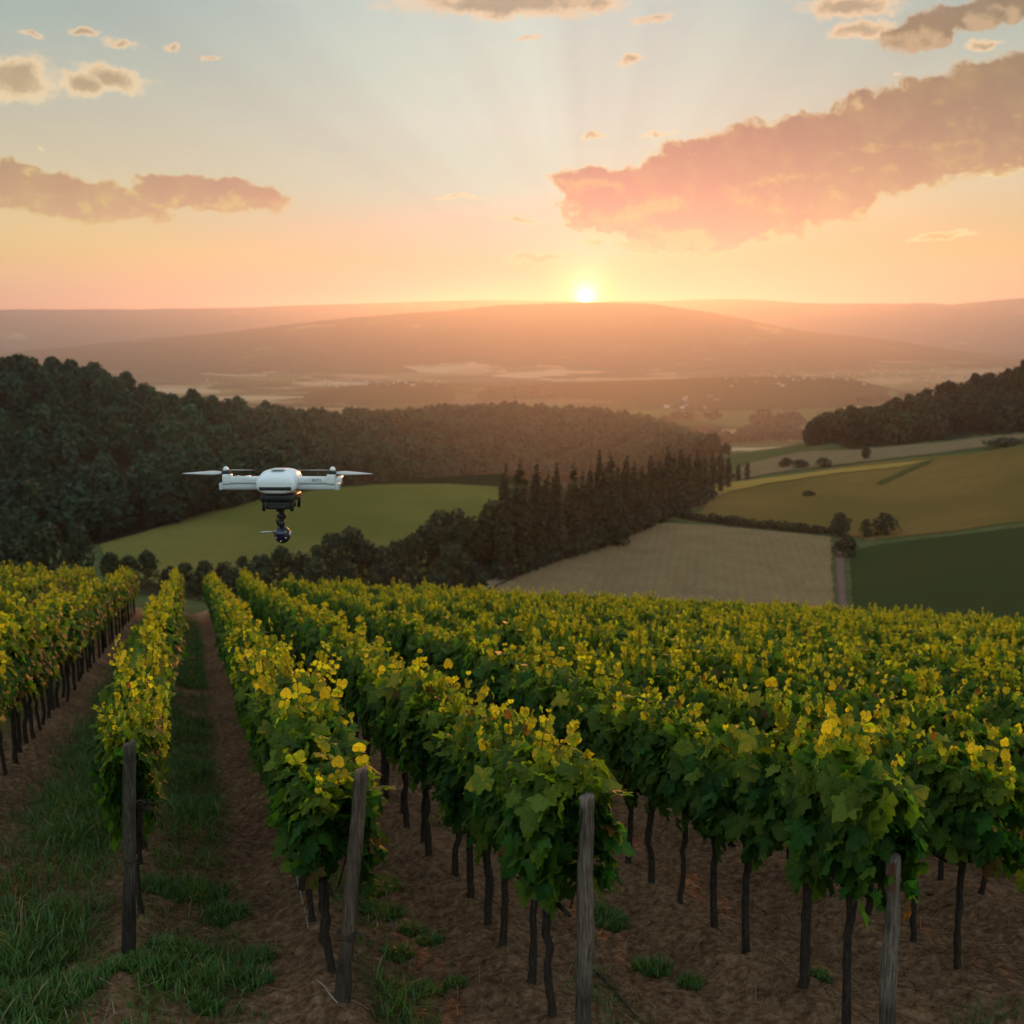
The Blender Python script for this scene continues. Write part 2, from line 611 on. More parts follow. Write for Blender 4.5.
def mat_terrain():
    m, T, b = material('terrain_cover', 1.0, 0.0)
    p = pos(T)
    a = attr(T)
    n = T.noise(p, 0.12, 5, 0.65)
    near = T.mix(1.0, a.outputs['Color'], T.ramp(n, [(0.3, (.75, .75, .75)), (0.7, (1.2, 1.2, 1.2))]), 'MULTIPLY')
    warp = T.v('ADD', p, T.v('SCALE', T.noise(p, 0.0024, 3, 0.6, out=1), scale=170.0))
    vo = T.node('ShaderNodeTexVoronoi', voronoi_dimensions='2D')
    T.l.new(warp, vo.inputs['Vector'])
    vo.inputs['Scale'].default_value = 1 / 400.0
    cell = T.xyz(vo.outputs['Color'])[0]
    fld = T.ramp(cell, [(0.0, (.05, .07, .025)), (0.3, (.09, .11, .04)), (0.5, (.26, .20, .10)), (0.68, (.14, .15, .06)), (0.84, (.36, .29, .17)), (0.95, (.10, .085, .05))], 'CONSTANT')
    wood = T.noise(p, 0.0014, 6, 0.62)
    woodm = T.smooth(T.m('ADD', wood, T.m('MULTIPLY', attr(T, 'hill').outputs['Fac'], 0.6)), 0.52, 0.58)
    far = T.mix(woodm, fld, T.mix(n, (.018, .028, .012, 1), (.05, .06, .026, 1)))
    c = T.mix(attr(T, 'far').outputs['Fac'], near, far)
    T.l.new(c, b.inputs['Base Color'])
    bump(T, b, T.noise(p, 0.012, 8, 0.7), 0.8, 16.0)
    return m


def mat_field(name, c0, c1, stripes=None, scale=0.10, patch=None):
    m, T, b = material(name, 1.0, 0.0)
    p = pos(T)
    x, y, z = T.xyz(p)
    q = T.vec(T.m('ADD', T.m('MULTIPLY', x, .78), T.m('MULTIPLY', y, .62)), T.m('SUBTRACT', T.m('MULTIPLY', y, .78), T.m('MULTIPLY', x, .62)), z)
    n = T.noise(q, scale, 6, 0.65, dist=0.6)
    n2 = T.noise(q, scale * 11.3, 6, 0.7, dist=0.8)
    c = T.mix(T.smooth(n, 0.25, 0.75), (*c0, 1), (*c1, 1))
    c = T.mix(1.0, c, T.ramp(n2, [(0.3, (.74, .76, .78)), (0.7, (1.24, 1.22, 1.16))]), 'MULTIPLY')
    if stripes:
        ang, gap, amt = stripes
        x, y, z = T.xyz(p)
        s = T.m('ADD', T.m('MULTIPLY', x, math.cos(ang)), T.m('MULTIPLY', y, math.sin(ang)))
        s = T.m('ADD', s, T.m('MULTIPLY', T.noise(p, 0.05, 2), 1.5))
        w = T.m('SINE', T.m('MULTIPLY', s, 2 * math.pi / gap))
        g = T.m('ADD', 1.0, T.m('MULTIPLY', w, amt))
        c = T.mix(1.0, c, T.vec(g, g, g), 'MULTIPLY')
    if patch:
        c = T.mix(T.smooth(T.noise(p, 0.012, 3, 0.5), 0.42, 0.62), c, (*patch, 1))
    T.l.new(c, b.inputs['Base Color'])
    bump(T, b, n2, 0.4, 0.15)
    return m


# ================================================================= terrain
H_CAM = 3.0
VP = (188.0, 548.0)             # where the vine rows run to
TILT = 0.057                    # the vineyard falls a little to the right
rdir = ray(*VP)
rdir /= np.linalg.norm(rdir)
q = ray(VP[0] + 400, VP[1] + 400 * TILT)
nrm = np.cross(q, rdir)
nrm /= np.linalg.norm(nrm)
if nrm[2] < 0:
    nrm = -nrm
# plane: nrm . P = -H_CAM
PX, PY, P0Z = -nrm[0] / nrm[2], -nrm[1] / nrm[2], -H_CAM / nrm[2]


def plane_z(x, y):
    return P0Z + PX * np.asarray(x) + PY * np.asarray(y)


rh = rdir[:2] / np.linalg.norm(rdir[:2])        # row direction on the map
lh = np.array([rh[1], -rh[0]])                  # to the right of it
ROW_ANG = math.atan2(rh[1], rh[0])


def uw_xy(u, w):
    u, w = np.asarray(u, float), np.asarray(w, float)
    return u * lh[0] + w * rh[0], u * lh[1] + w * rh[1]


def xy_uw(x, y):
    return x * lh[0] + y * lh[1], x * rh[0] + y * rh[1]


def plane_hit(px, py):
    d = ray(px, py)
    t = -H_CAM / (d @ nrm)
    return d * t


W_END = 48.0
XS = np.array([-400, -200, 0, 100, 200, 300, 400, 500, 600, 650, 700, 750, 800, 850, 900, 950, 1000, 1024, 1250, 1500], float)


def edge(x):
    return np.interp(x, [-400, 0, 190, 512, 1024, 1500], [556, 570, 578, 602, 630, 655])


def feat(xs, ys, rs):
    """control ring of the landscape: at bearing of pixel (x,y) the ground is seen at that pixel, r metres out"""
    x = XS
    y = np.interp(x, xs, ys)
    r = np.interp(x, xs, rs)
    r = np.where(r > 1900, 1900 + (r - 1900) * 0.40, r)        # far country
    d = ray(x, y)
    k = r / np.hypot(d[:, 0], d[:, 1])
    return np.arctan2(d[:, 0], d[:, 1]), r, d[:, 2] * k


xe = [-400, 1500]
E = edge(XS)
FEATS = [
    feat(XS, E + 48, [84] * len(XS)),
    feat(XS, E + 40, [136] * len(XS)),
    feat(XS, E + 13, [212] * len(XS)),
    # far edge of the near fields
    feat([-400, 0, 100, 200, 260, 320, 400, 500, 560, 640, 700, 840, 900, 1024, 1500],
         [560, 556, 542, 515, 500, 489, 484, 486, 520, 521, 524, 536, 536, 524, 500],
         [300, 300, 310, 330, 335, 340, 345, 345, 340, 345, 345, 340, 335, 330, 330]),
    # hollow behind the meadow / golden slope on the right
    feat([-400, 0, 100, 300, 400, 500, 600, 660, 700, 760, 850, 950, 1024, 1500], [545, 535, 528, 492, 490, 490, 500, 497, 494, 478, 465, 456, 444, 420],
         [345, 345, 350, 390, 430, 600, 650, 540, 440, 470, 480, 480, 480, 480]),
    feat([-400, 0, 100, 300, 400, 500, 600, 660, 700, 760, 850, 950, 1024, 1500], [500, 500, 505, 488, 484, 481, 482, 477, 470, 458, 448, 440, 434, 405],
         [380, 380, 390, 440, 640, 1100, 1200, 950, 620, 560, 560, 560, 560, 560]),
    # crests of the near wooded hills (ground, below the tree tops)
    feat([-400, -200, 0, 50, 100, 150, 200, 250, 300, 340, 400, 460, 512, 600, 650, 690, 720, 760, 800, 830, 870, 920, 960, 1000, 1024, 1250, 1500],
         [374, 380, 391, 392, 400, 411, 419, 427, 432, 431, 423, 418, 415, 420, 429, 444, 454, 456, 446, 436, 428, 415, 404, 393, 386, 350, 340],
         [520, 520, 520, 520, 540, 560, 600, 680, 900, 1200, 1850, 2350, 2700, 2800, 2700, 2300, 1500, 900, 760, 760, 760, 760, 760, 760, 760, 760, 760]),
    feat([-400, 300, 500, 600, 700, 800, 1024, 1500], [440, 440, 436, 434, 434, 432, 430, 430], [3900] * 8),
    feat([-400, 700, 740, 800, 860, 1500], [418, 418, 422, 419, 415, 412], [5000] * 6),
    feat(xe, [403, 403], [6800, 6800]),
    # low hills across the plain
    feat([-400, 290, 320, 360, 420, 450, 480, 520, 600, 700, 800, 860, 885, 910, 1024, 1500], [396, 396, 388, 380, 381, 389, 389, 383, 381, 378, 377, 379, 388, 393, 390, 390],
         [9000] * 16),
    feat(xe, [391, 391], [12000, 12000]),
    feat(xe, [368, 368], [17500, 17500]),
    # the big mountain, then the far range
    feat([-400, -200, 0, 80, 150, 250, 350, 420, 480, 560, 640, 700, 760, 820, 880, 940, 1000, 1100, 1500],
         [362, 360, 356, 348, 341, 331, 319, 312, 307, 304, 304, 312, 323, 334, 341, 350, 358, 362, 362], [26000] * 19),
    feat(xe, [352, 352], [34000, 34000]),
    feat([-400, -100, 0, 100, 200, 300, 400, 480, 560, 620, 720, 830, 940, 990, 1024, 1250, 1500], [314, 312, 311, 311, 309, 306, 303, 300, 302, 303, 300, 304, 306, 301, 299, 296, 300], [46000] * 17),
    feat(xe, [340, 340], [60000, 60000]),
]


def terrain_z(az, r):
    az, r = np.asarray(az, float).ravel(), np.asarray(r, float).ravel()
    K = len(FEATS) + 2
    RR, ZZ = np.zeros((K, len(az))), np.zeros((K, len(az)))
    sx_, cx_ = np.sin(az), np.cos(az)
    for k, rr in enumerate((46.0, 54.0)):
        RR[k] = rr
        ZZ[k] = plane_z(sx_ * rr, cx_ * rr)
    for k, (fa, fr, fz) in enumerate(FEATS):
        RR[k + 2] = np.interp(az, fa, fr)
        ZZ[k + 2] = np.interp(az, fa, fz)
    w = sstep(R(50), R(100), np.abs(az))
    back = np.clip(plane_z(sx_ * np.minimum(RR, 120), cx_ * np.minimum(RR, 120)), -60, 30)
    ZZ = ZZ * (1 - w) + back * w
    h = np.diff(RR, axis=0)
    dl = np.diff(ZZ, axis=0) / h
    m = np.zeros_like(ZZ)
    m[1:-1] = np.where(dl[:-1] * dl[1:] > 0, 2 * dl[:-1] * dl[1:] / (dl[:-1] + dl[1:] + 1e-12), 0)
    m[0], m[-1] = dl[0], dl[-1]
    idx = np.clip((RR <= r[None, :]).sum(0) - 1, 0, K - 2)
    c = np.arange(len(az))
    x0, hh = RR[idx, c], h[idx, c]
    t = np.clip((r - x0) / hh, 0, 1)
    z = (ZZ[idx, c] * (1 + 2 * t) * (1 - t) ** 2 + m[idx, c] * hh * t * (1 - t) ** 2
         + ZZ[idx + 1, c] * t * t * (3 - 2 * t) + m[idx + 1, c] * hh * t * t * (t - 1))
    x, y = sx_ * r, cx_ * r
    near = sstep(46, 54, r)
    z = plane_z(x, y) * (1 - near) * (r < 54) + z * np.where(r < 54, near, 1)
    z = z + fbm(x / 60, y / 60, 3, 3) * 1.6 * sstep(360, 600, r)
    amp = sstep(2400, 5200, r) * 14 + sstep(6900, 10000, r) * 46
    z = z + fbm(x / 950, y / 950, 6, 5) * amp + (0.25 - np.abs(fbm(x / 2800, y / 2800, 5, 9))) * sstep(7200, 10300, r) * 68
    return z


def tz(x, y):
    x, y = np.asarray(x, float), np.asarray(y, float)
    return terrain_z(np.arctan2(x, y), np.hypot(x, y)).reshape(x.shape)


def ground_at(px, py, rmin=150.0, rmax=1500.0):
    """first point of the landscape seen through a pixel, beyond rmin"""
    d = ray(px, py)
    hl = math.hypot(d[0], d[1])
    rs = np.geomspace(rmin, rmax, 900)
    z = terrain_z(np.full(len(rs), math.atan2(d[0], d[1])), rs)
    line = d[2] / hl * rs
    hit = np.nonzero(line <= z)[0]
    i = hit[0] if len(hit) else len(rs) - 1
    r = rs[i]
    if 0 < i:
        f0, f1 = line[i - 1] - z[i - 1], line[i] - z[i]
        r = rs[i - 1] + (rs[i] - rs[i - 1]) * (f0 / (f0 - f1 + 1e-9) if f0 != f1 else 0)
    x, y = d[0] / hl * r, d[1] / hl * r
    return np.array([x, y, float(tz(x, y).ravel()[0])])


LEFT_WOOD = [(-300, 372), (0, 387), (50, 388), (100, 396), (200, 415), (300, 428), (340, 428), (400, 419), (512, 411), (600, 416), (655, 427), (690, 442), (715, 453), (728, 460),
             (700, 470), (640, 476), (520, 484), (500, 487), (380, 485), (320, 490), (260, 502), (200, 517), (97, 546), (0, 556), (-300, 556)]
RIGHT_WOOD = [(800, 447), (830, 434), (870, 424), (920, 411), (960, 400), (1000, 389), (1024, 382), (1400, 340), (1400, 410), (1040, 432), (1000, 434), (940, 441), (870, 447), (862, 453), (835, 444)]


def build_terrain():
    a_in = np.radians(np.arange(-34, 34.01, 0.12))
    a_out = np.radians(np.concatenate([np.arange(36, 60, 1.5), np.arange(60, 300, 6), np.arange(300, 326, 1.5)]))
    az = np.concatenate([a_in, a_out])
    r = np.concatenate([np.array([0.5, 4, 8, 12, 18, 24]), np.arange(28, 150, 3), np.arange(150, 560, 1.6), np.arange(560, 1300, 7), np.geomspace(1300, 26000, 230)])
    A, RR = np.meshgrid(az, r)
    azw = (A + math.pi) % (2 * math.pi) - math.pi
    Z = terrain_z(azw, RR).reshape(A.shape)
    X, Y = np.sin(A) * RR, np.cos(A) * RR
    Z = Z - 0.9 * (1 - sstep(52, 56, RR))             # stays under the vineyard's own ground
    V = np.stack([X, Y, Z], -1).reshape(-1, 3)
    nr, na = A.shape
    i, j = np.meshgrid(np.arange(nr - 1), np.arange(na), indexing='ij')
    j2 = (j + 1) % na
    quads = np.stack([i * na + j, i * na + j2, (i + 1) * na + j2, (i + 1) * na + j], -1).reshape(-1, 4)[:, ::-1]
    px, py, zc = project(V)
    rr = RR.ravel()
    infront = V[:, 1] > 10
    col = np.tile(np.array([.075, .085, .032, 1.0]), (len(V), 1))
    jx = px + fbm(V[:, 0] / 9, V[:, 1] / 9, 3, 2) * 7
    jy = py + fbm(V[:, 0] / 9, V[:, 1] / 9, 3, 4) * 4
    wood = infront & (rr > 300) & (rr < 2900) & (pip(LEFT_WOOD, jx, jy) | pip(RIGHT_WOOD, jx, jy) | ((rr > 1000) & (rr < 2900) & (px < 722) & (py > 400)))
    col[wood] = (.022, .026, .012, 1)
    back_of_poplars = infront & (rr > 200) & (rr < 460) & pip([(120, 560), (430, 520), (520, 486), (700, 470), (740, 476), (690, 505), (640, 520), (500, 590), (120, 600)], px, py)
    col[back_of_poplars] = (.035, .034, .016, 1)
    far = np.where(wood & (rr > 1000), 0.0, sstep(1150, 1500, rr))
    mid = [[(305, 394), (330, 386), (360, 377), (420, 378), (450, 387), (456, 400), (380, 404), (305, 402)],
           [(476, 394), (490, 387), (520, 381), (600, 378), (700, 376), (800, 374), (860, 376), (890, 388), (880, 404), (800, 409), (700, 411), (640, 402), (560, 398), (480, 401)]]
    hill = ((rr > 3000) & (rr < 5300) & infront & (pip(mid[0], px, jy) | pip(mid[1], px, jy))) * 1.0 + sstep(7400, 8800, rr) * .28
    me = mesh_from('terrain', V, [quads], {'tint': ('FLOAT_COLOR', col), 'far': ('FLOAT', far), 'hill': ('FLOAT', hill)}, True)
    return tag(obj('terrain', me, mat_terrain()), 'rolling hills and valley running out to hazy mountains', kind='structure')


TERRAIN = build_terrain()
print('terrain z', min(v.co.z for v in TERRAIN.data.vertices), max(v.co.z for v in TERRAIN.data.vertices))


def draped(name, poly, mat, step, lift, label, thick=None):
    """a field: the part of the landscape inside an outline, laid just above the terrain"""
    P = []
    n = len(poly)
    for i in range(n):
        (x0, y0), (x1, y1) = poly[i], poly[(i + 1) % n]
        k = max(2, int(math.hypot(x1 - x0, y1 - y0) / 12))
        for t in np.arange(k) / k:
            P.append(ground_at(x0 + (x1 - x0) * t, y0 + (y1 - y0) * t)[:2])
    P = np.array(P)
    lo, hi = P.min(0), P.max(0)
    gx, gy = np.arange(lo[0] - step, hi[0] + step, step), np.arange(lo[1] - step, hi[1] + step, step)
    X, Y = np.meshgrid(gx, gy)
    wob = 1.6 * step
    ins = pip(P, X + fbm(X / 3, Y / 3, 2, 11) * wob, Y + fbm(X / 3, Y / 3, 2, 12) * wob)
    cell = ins[:-1, :-1] & ins[1:, :-1] & ins[:-1, 1:] & ins[1:, 1:]
    i, j = np.nonzero(cell)
    nx = X.shape[1]
    quads = np.stack([i * nx + j, i * nx + j + 1, (i + 1) * nx + j + 1, (i + 1) * nx + j], -1)
    used = np.unique(quads)
    remap = np.zeros(X.size, int)
    remap[used] = np.arange(len(used))
    x, y = X.ravel()[used], Y.ravel()[used]
    z = tz(x, y) + lift
    me = mesh_from(name, np.stack([x, y, z], -1), [remap[quads]], None, True)
    return tag(obj(name, me, mat), label, kind='structure')


draped('meadow', [(97, 545), (135, 535), (200, 515), (260, 500), (320, 489.5), (380, 484.8), (450, 484), (500, 487), (512, 496), (480, 545), (430, 572), (330, 592), (180, 592), (110, 570)],
       mat_field('meadow_grass', (.125, .110, .028), (.155, .128, .036), patch=(.10, .096, .022)), 0.7, 0.16, 'smooth green meadow on a rounded rise')
draped('stubble_field', [(455, 606), (480, 594), (562, 556), (642, 522), (700, 525), (770, 531), (832, 537), (834, 575), (836, 626), (640, 626), (455, 622)],
       mat_field('stubble', (.175, .112, .056), (.215, .142, .072), (R(-10), 2.3, 0.035)), 0.6, 0.16, 'tan striped field in the valley')
draped('farm_track', [(440, 604), (480, 585), (556, 549), (628, 519), (650, 516), (643, 521.5), (562, 556), (480, 594), (450, 608)],
       mat_field('pale_track', (.17, .11, .07), (.21, .14, .09)), 0.5, 0.14, 'pale dirt track along the striped field')
draped('dirt_path', [(676, 509), (694, 496), (716, 487), (742, 482), (738, 489), (712, 500), (694, 511)],
       mat_field('pale_path', (.19, .125, .08), (.23, .155, .10)), 0.6, 0.30, 'pale dirt path behind the tall trees')
draped('country_road', [(834.5, 540), (843, 540), (846, 570), (850, 630), (838, 630), (835.5, 575)],
       mat_field('road_gravel', (.12, .075, .062), (.15, .095, .078)), 0.5, 0.20, 'narrow dirt road between two fields')
draped('green_field', [(848, 552), (872, 546), (905, 541), (960, 535), (1024, 527), (1100, 520), (1200, 512), (1200, 700), (854, 640)],
       mat_field('green_crop', (.020, .040, .012), (.026, .047, .015), patch=(.034, .042, .014)), 0.7, 0.16, 'dark green field beside the road')
draped('golden_field', [(698, 514), (708, 500), (730, 488), (770, 478), (830, 468.5), (900, 460), (960, 455), (1024, 446), (1120, 432), (1200, 430), (1200, 508), (1024, 522), (960, 531), (905, 537), (868, 541), (838, 534), (770, 527)],
       mat_field('golden_crop', (.145, .088, .026), (.175, .105, .034), (R(70), 6.0, 0.05), patch=(.115, .080, .022)), 0.9, 0.18, 'golden crop on the sloping hillside')
draped('upper_field', [(722, 478), (748, 464), (800, 452), (860, 450), (940, 443), (1000, 436), (1040, 434), (1010, 444), (930, 455), (850, 464), (770, 474), (745, 480)],
       mat_field('upper_crop', (.15, .105, .055), (.19, .135, .07)), 1.2, 0.35, 'pale fields below the wooded hill')
draped('grass_strip', [(874, 484), (890, 477), (905, 470), (920, 464), (934, 460), (930, 464), (912, 472), (896, 479), (880, 486)], mat_field('strip_grass', (.045, .055, .014), (.06, .068, .018)), 0.6, 0.5, 'narrow green strip slanting across the golden slope')
draped('yellow_strip', [(700, 488), (740, 482), (800, 474.5), (850, 468.5), (935, 460), (900, 468), (840, 474), (770, 484), (720, 495)],  # strip brighter and yellower than the field around it
       mat_field('yellow_band', (.27, .17, .04), (.30, .19, .05)), 0.9, 0.46, 'narrow yellow strip across the golden slope')


# ---------------------------------------------------------------- haze: one even body of air
def build_haze():
    lo, hi = (-31000, -31000, -900), (31000, 31000, AIR_TOP)
    bm = bmesh.new()
    bmesh.ops.create_cube(bm, size=1)
    for v in bm.verts:
        for k in range(3):
            v.co[k] = hi[k] if v.co[k] > 0 else lo[k]
    me = bpy.data.meshes.new('haze')
    bm.to_mesh(me)
    m = bpy.data.materials.new('haze_air')
    m.use_nodes = True
    nt = m.node_tree
    nt.nodes.remove(nt.nodes['Principled BSDF'])
    v = nt.nodes.new('ShaderNodeVolumePrincipled')
    v.inputs['Color'].default_value = (*AIR_COL, 1)
    v.inputs['Density'].default_value = AIR_DENS
    v.inputs['Anisotropy'].default_value = AIR_G
    nt.links.new(v.outputs[0], nt.nodes['Material Output'].inputs['Volume'])
    return tag(obj('haze', me, m), kind='stuff')


build_haze()


# ================================================================= trees
def crown_quads(rg, blobs, n, size, base, var=0.35, squash=1.0):
    """many small leaf clumps spread over and inside a set of ellipsoids (cx,cy,cz,rx,ry,rz)"""
    B = np.array(blobs, float)
    wt = (B[:, 3] * B[:, 5]) ** 1.0
    k = rg.choice(len(B), n, p=wt / wt.sum())
    d = rg.normal(size=(n, 3))
    d /= np.linalg.norm(d, axis=1)[:, None]
    rad = rg.uniform(0.72, 1.06, n)[:, None]
    c = B[k, :3] + d * B[k, 3:6] * rad
    nn = d * 0.8 + rg.normal(size=(n, 3)) * 0.55
    nn /= np.linalg.norm(nn, axis=1)[:, None]
    t = np.cross(nn, rg.normal(size=(n, 3)))
    t /= np.linalg.norm(t, axis=1)[:, None]
    b = np.cross(nn, t)
    s = (size * rg.uniform(0.55, 1.3, n))[:, None]
    asp = rg.uniform(0.6, 1.0, n)[:, None]
    V = np.stack([c - t * s - b * s * asp * .6, c + t * s * .7 - b * s * asp, c + t * s + b * s * asp * .7, c - t * s * .6 + b * s * asp], 1).reshape(-1, 3)
    Q = np.arange(4 * n).reshape(n, 4)
    bt = rg.uniform(1 - var, 1 + var, len(B))[k] * rg.uniform(0.75, 1.25, n)
    hue = rg.uniform(-1, 1, n) * 0.12
    C = np.stack([base[0] * bt * (1 + hue), base[1] * bt, base[2] * bt * (1 - hue), np.ones(n)], -1)
    return V, Q, np.repeat(C, 4, axis=0)


def round_blobs(rg, h, w, trunk=0.18, n=9):
    out = [(0, 0, h * (trunk + (1 - trunk) * .5), w * .36, w * .36, h * (1 - trunk) * .42)]
    for _ in range(n):
        a = rg.uniform(0, 2 * math.pi)
        t = rg.uniform(0.05, 1.0)
        env = math.sin(math.pi * min(1, (t * .8 + .18))) ** 0.7
        rr = rg.uniform(.15, .27) * w
        d = max(0.0, (w * .5 * env - rr * .8)) * rg.uniform(.7, 1.1)
        out.append((math.cos(a) * d, math.sin(a) * d, h * trunk + (h * (1 - trunk) - rr * .8) * t, rr, rr, rr * rg.uniform(.7, .95)))
    return out


def column_blobs(rg, h, w, n=16):
    out = []
    for i in range(n):
        t = (i + .5) / n
        prof = (math.sin(math.pi * min(1.0, t * .62 + .20)) ** .8) * (1 - t ** 5)
        rr = max(.06, w * .5 * prof)
        a = rg.uniform(0, 2 * math.pi)
        o = rr * .22
        out.append((math.cos(a) * o, math.sin(a) * o, h * (.05 + .92 * t), rr * rg.uniform(.8, 1.08), rr * rg.uniform(.8, 1.08), h / n * 1.15))
    return out


def trunk_mesh(rg, h, r0, crown_h, limbs=5):
    A = Acc()
    pts = [(rg.normal() * .02 * h * t, rg.normal() * .02 * h * t, h * t) for t in np.linspace(0, 1, 6)]
    A.add(*tube(pts, r0 * np.array([1.35, 1, .85, .7, .5, .2]), 7))
    for k in range(limbs):
        a = rg.uniform(0, 6.28)
        z0 = h * rg.uniform(.35, .8)
        L = crown_h * rg.uniform(.18, .3)
        p = [(0, 0, z0), (math.cos(a) * L * .5, math.sin(a) * L * .5, z0 + L * .45), (math.cos(a) * L, math.sin(a) * L, z0 + L * 1.05)]
        A.add(*tube(p, [r0 * .45, r0 * .3, r0 * .1], 5))
    return A.mesh('trunk', True)


def tree_kind(seed, kind, h, w, n, size, base):
    rg = np.random.default_rng(seed)
    if kind == 'column':
        V, Q, C = crown_quads(rg, column_blobs(rg, h, w), n, size, base, .22)
        tr = trunk_mesh(rg, h * .8, h * .013, w, 4)
    elif kind == 'shrub':
        V, Q, C = crown_quads(rg, round_blobs(rg, h, w, 0.02, 10), n, size, base, .3)
        tr = trunk_mesh(rg, h * .6, h * .02, w * .8, 5)
    else:
        V, Q, C = crown_quads(rg, round_blobs(rg, h, w, 0.14, 12), n, size, base, .34)
        tr = trunk_mesh(rg, h * .7, h * .022, w, 6)
    return mesh_from('crown', V, [Q], {'tint': ('FLOAT_COLOR', C)}), tr


def plant_tree(name, meshes, loc, scale, label, cat, group, rz):
    e = empty(name, loc, label, cat, group, rz)
    e.scale = scale
    obj('crown', meshes[0], M_TREE, e)
    obj('trunk', meshes[1], M_TRUNK, e)
    return e


ORD = ['first', 'second', 'third', 'fourth', 'fifth', 'sixth', 'seventh', 'eighth', 'ninth', 'tenth', 'eleventh', 'twelfth', 'thirteenth', 'fourteenth', 'fifteenth', 'sixteenth',
       'seventeenth', 'eighteenth', 'nineteenth', 'twentieth']
TENS = {2: 'twenty', 3: 'thirty', 4: 'forty', 5: 'fifty', 6: 'sixty', 7: 'seventy'}


def ordinal(n):
    if n <= 20:
        return ORD[n - 1]
    t, u = divmod(n, 10)
    return TENS[t] + '-' + ORD[u - 1] if u else TENS[t][:-1] + 'ieth'


def px_height(P, py_top):
    """height of something standing at P whose top is seen in pixel row py_top"""
    px, py, zc = project(P)
    # solve along +z
    lo, hi = 0.0, 60.0
    for _ in range(40):
        mid = (lo + hi) / 2
        _, y2, _ = project(P + np.array([0, 0, mid]))
        lo, hi = (mid, hi) if y2 > py_top else (lo, mid)
    return lo


def build_poplars():
    rg = np.random.default_rng(3)
    kinds = [tree_kind(40 + i, 'column', 20.0, 3.7, 900, 0.38, (.040, .036, .016)) for i in range(4)]
    tops = [(506, 474, 578), (520, 469, 574), (536, 470, 568), (547, 480, 562), (556, 474, 560), (573, 471, 556), (582, 482, 552), (590, 474, 550), (598, 461, 548), (609, 462, 543), (617, 474, 540),
            (625, 462, 536), (633, 472, 532), (641, 474, 529), (650, 461, 525), (659, 466, 521), (666, 457, 518), (673, 462, 514), (680, 456, 510), (688, 462, 506), (696, 459, 503), (704, 463, 499), (712, 461, 496), (720, 459, 492), (728, 464, 488)]
    for i, (x, yt, yb) in enumerate(tops):
        P = ground_at(x, yb)
        P[2] -= 0.15
        h = px_height(P, yt - 9)
        s = h / 20.0
        w = s * rg.uniform(.85, 1.15) * (1.0 if i < 9 else 1.1)
        lab = f'{ordinal(i + 1)} tall dark columnar tree from the left in the row beside the striped field'
        plant_tree('poplar_tree', kinds[i % 4], P, (w, w, s), lab, 'tree', 'columnar trees along the field edge', rg.uniform(0, 6))
    small = [tree_kind(48, 'column', 10.0, 3.4, 500, 0.3, (.034, .036, .016))]
    for (x, yt, yb, lab) in [(738, 463, 481, 'small dark pointed tree just right of the tall tree row'), (747, 461, 480, 'slim dark pointed tree standing alone by the upper fields')]:
        P = ground_at(x, yb)
        h = px_height(P, yt)
        plant_tree('cypress_tree', small[0], P, (h / 10,) * 3, lab, 'tree', 'pointed trees by the upper fields', rg.uniform(0, 6))


build_poplars()


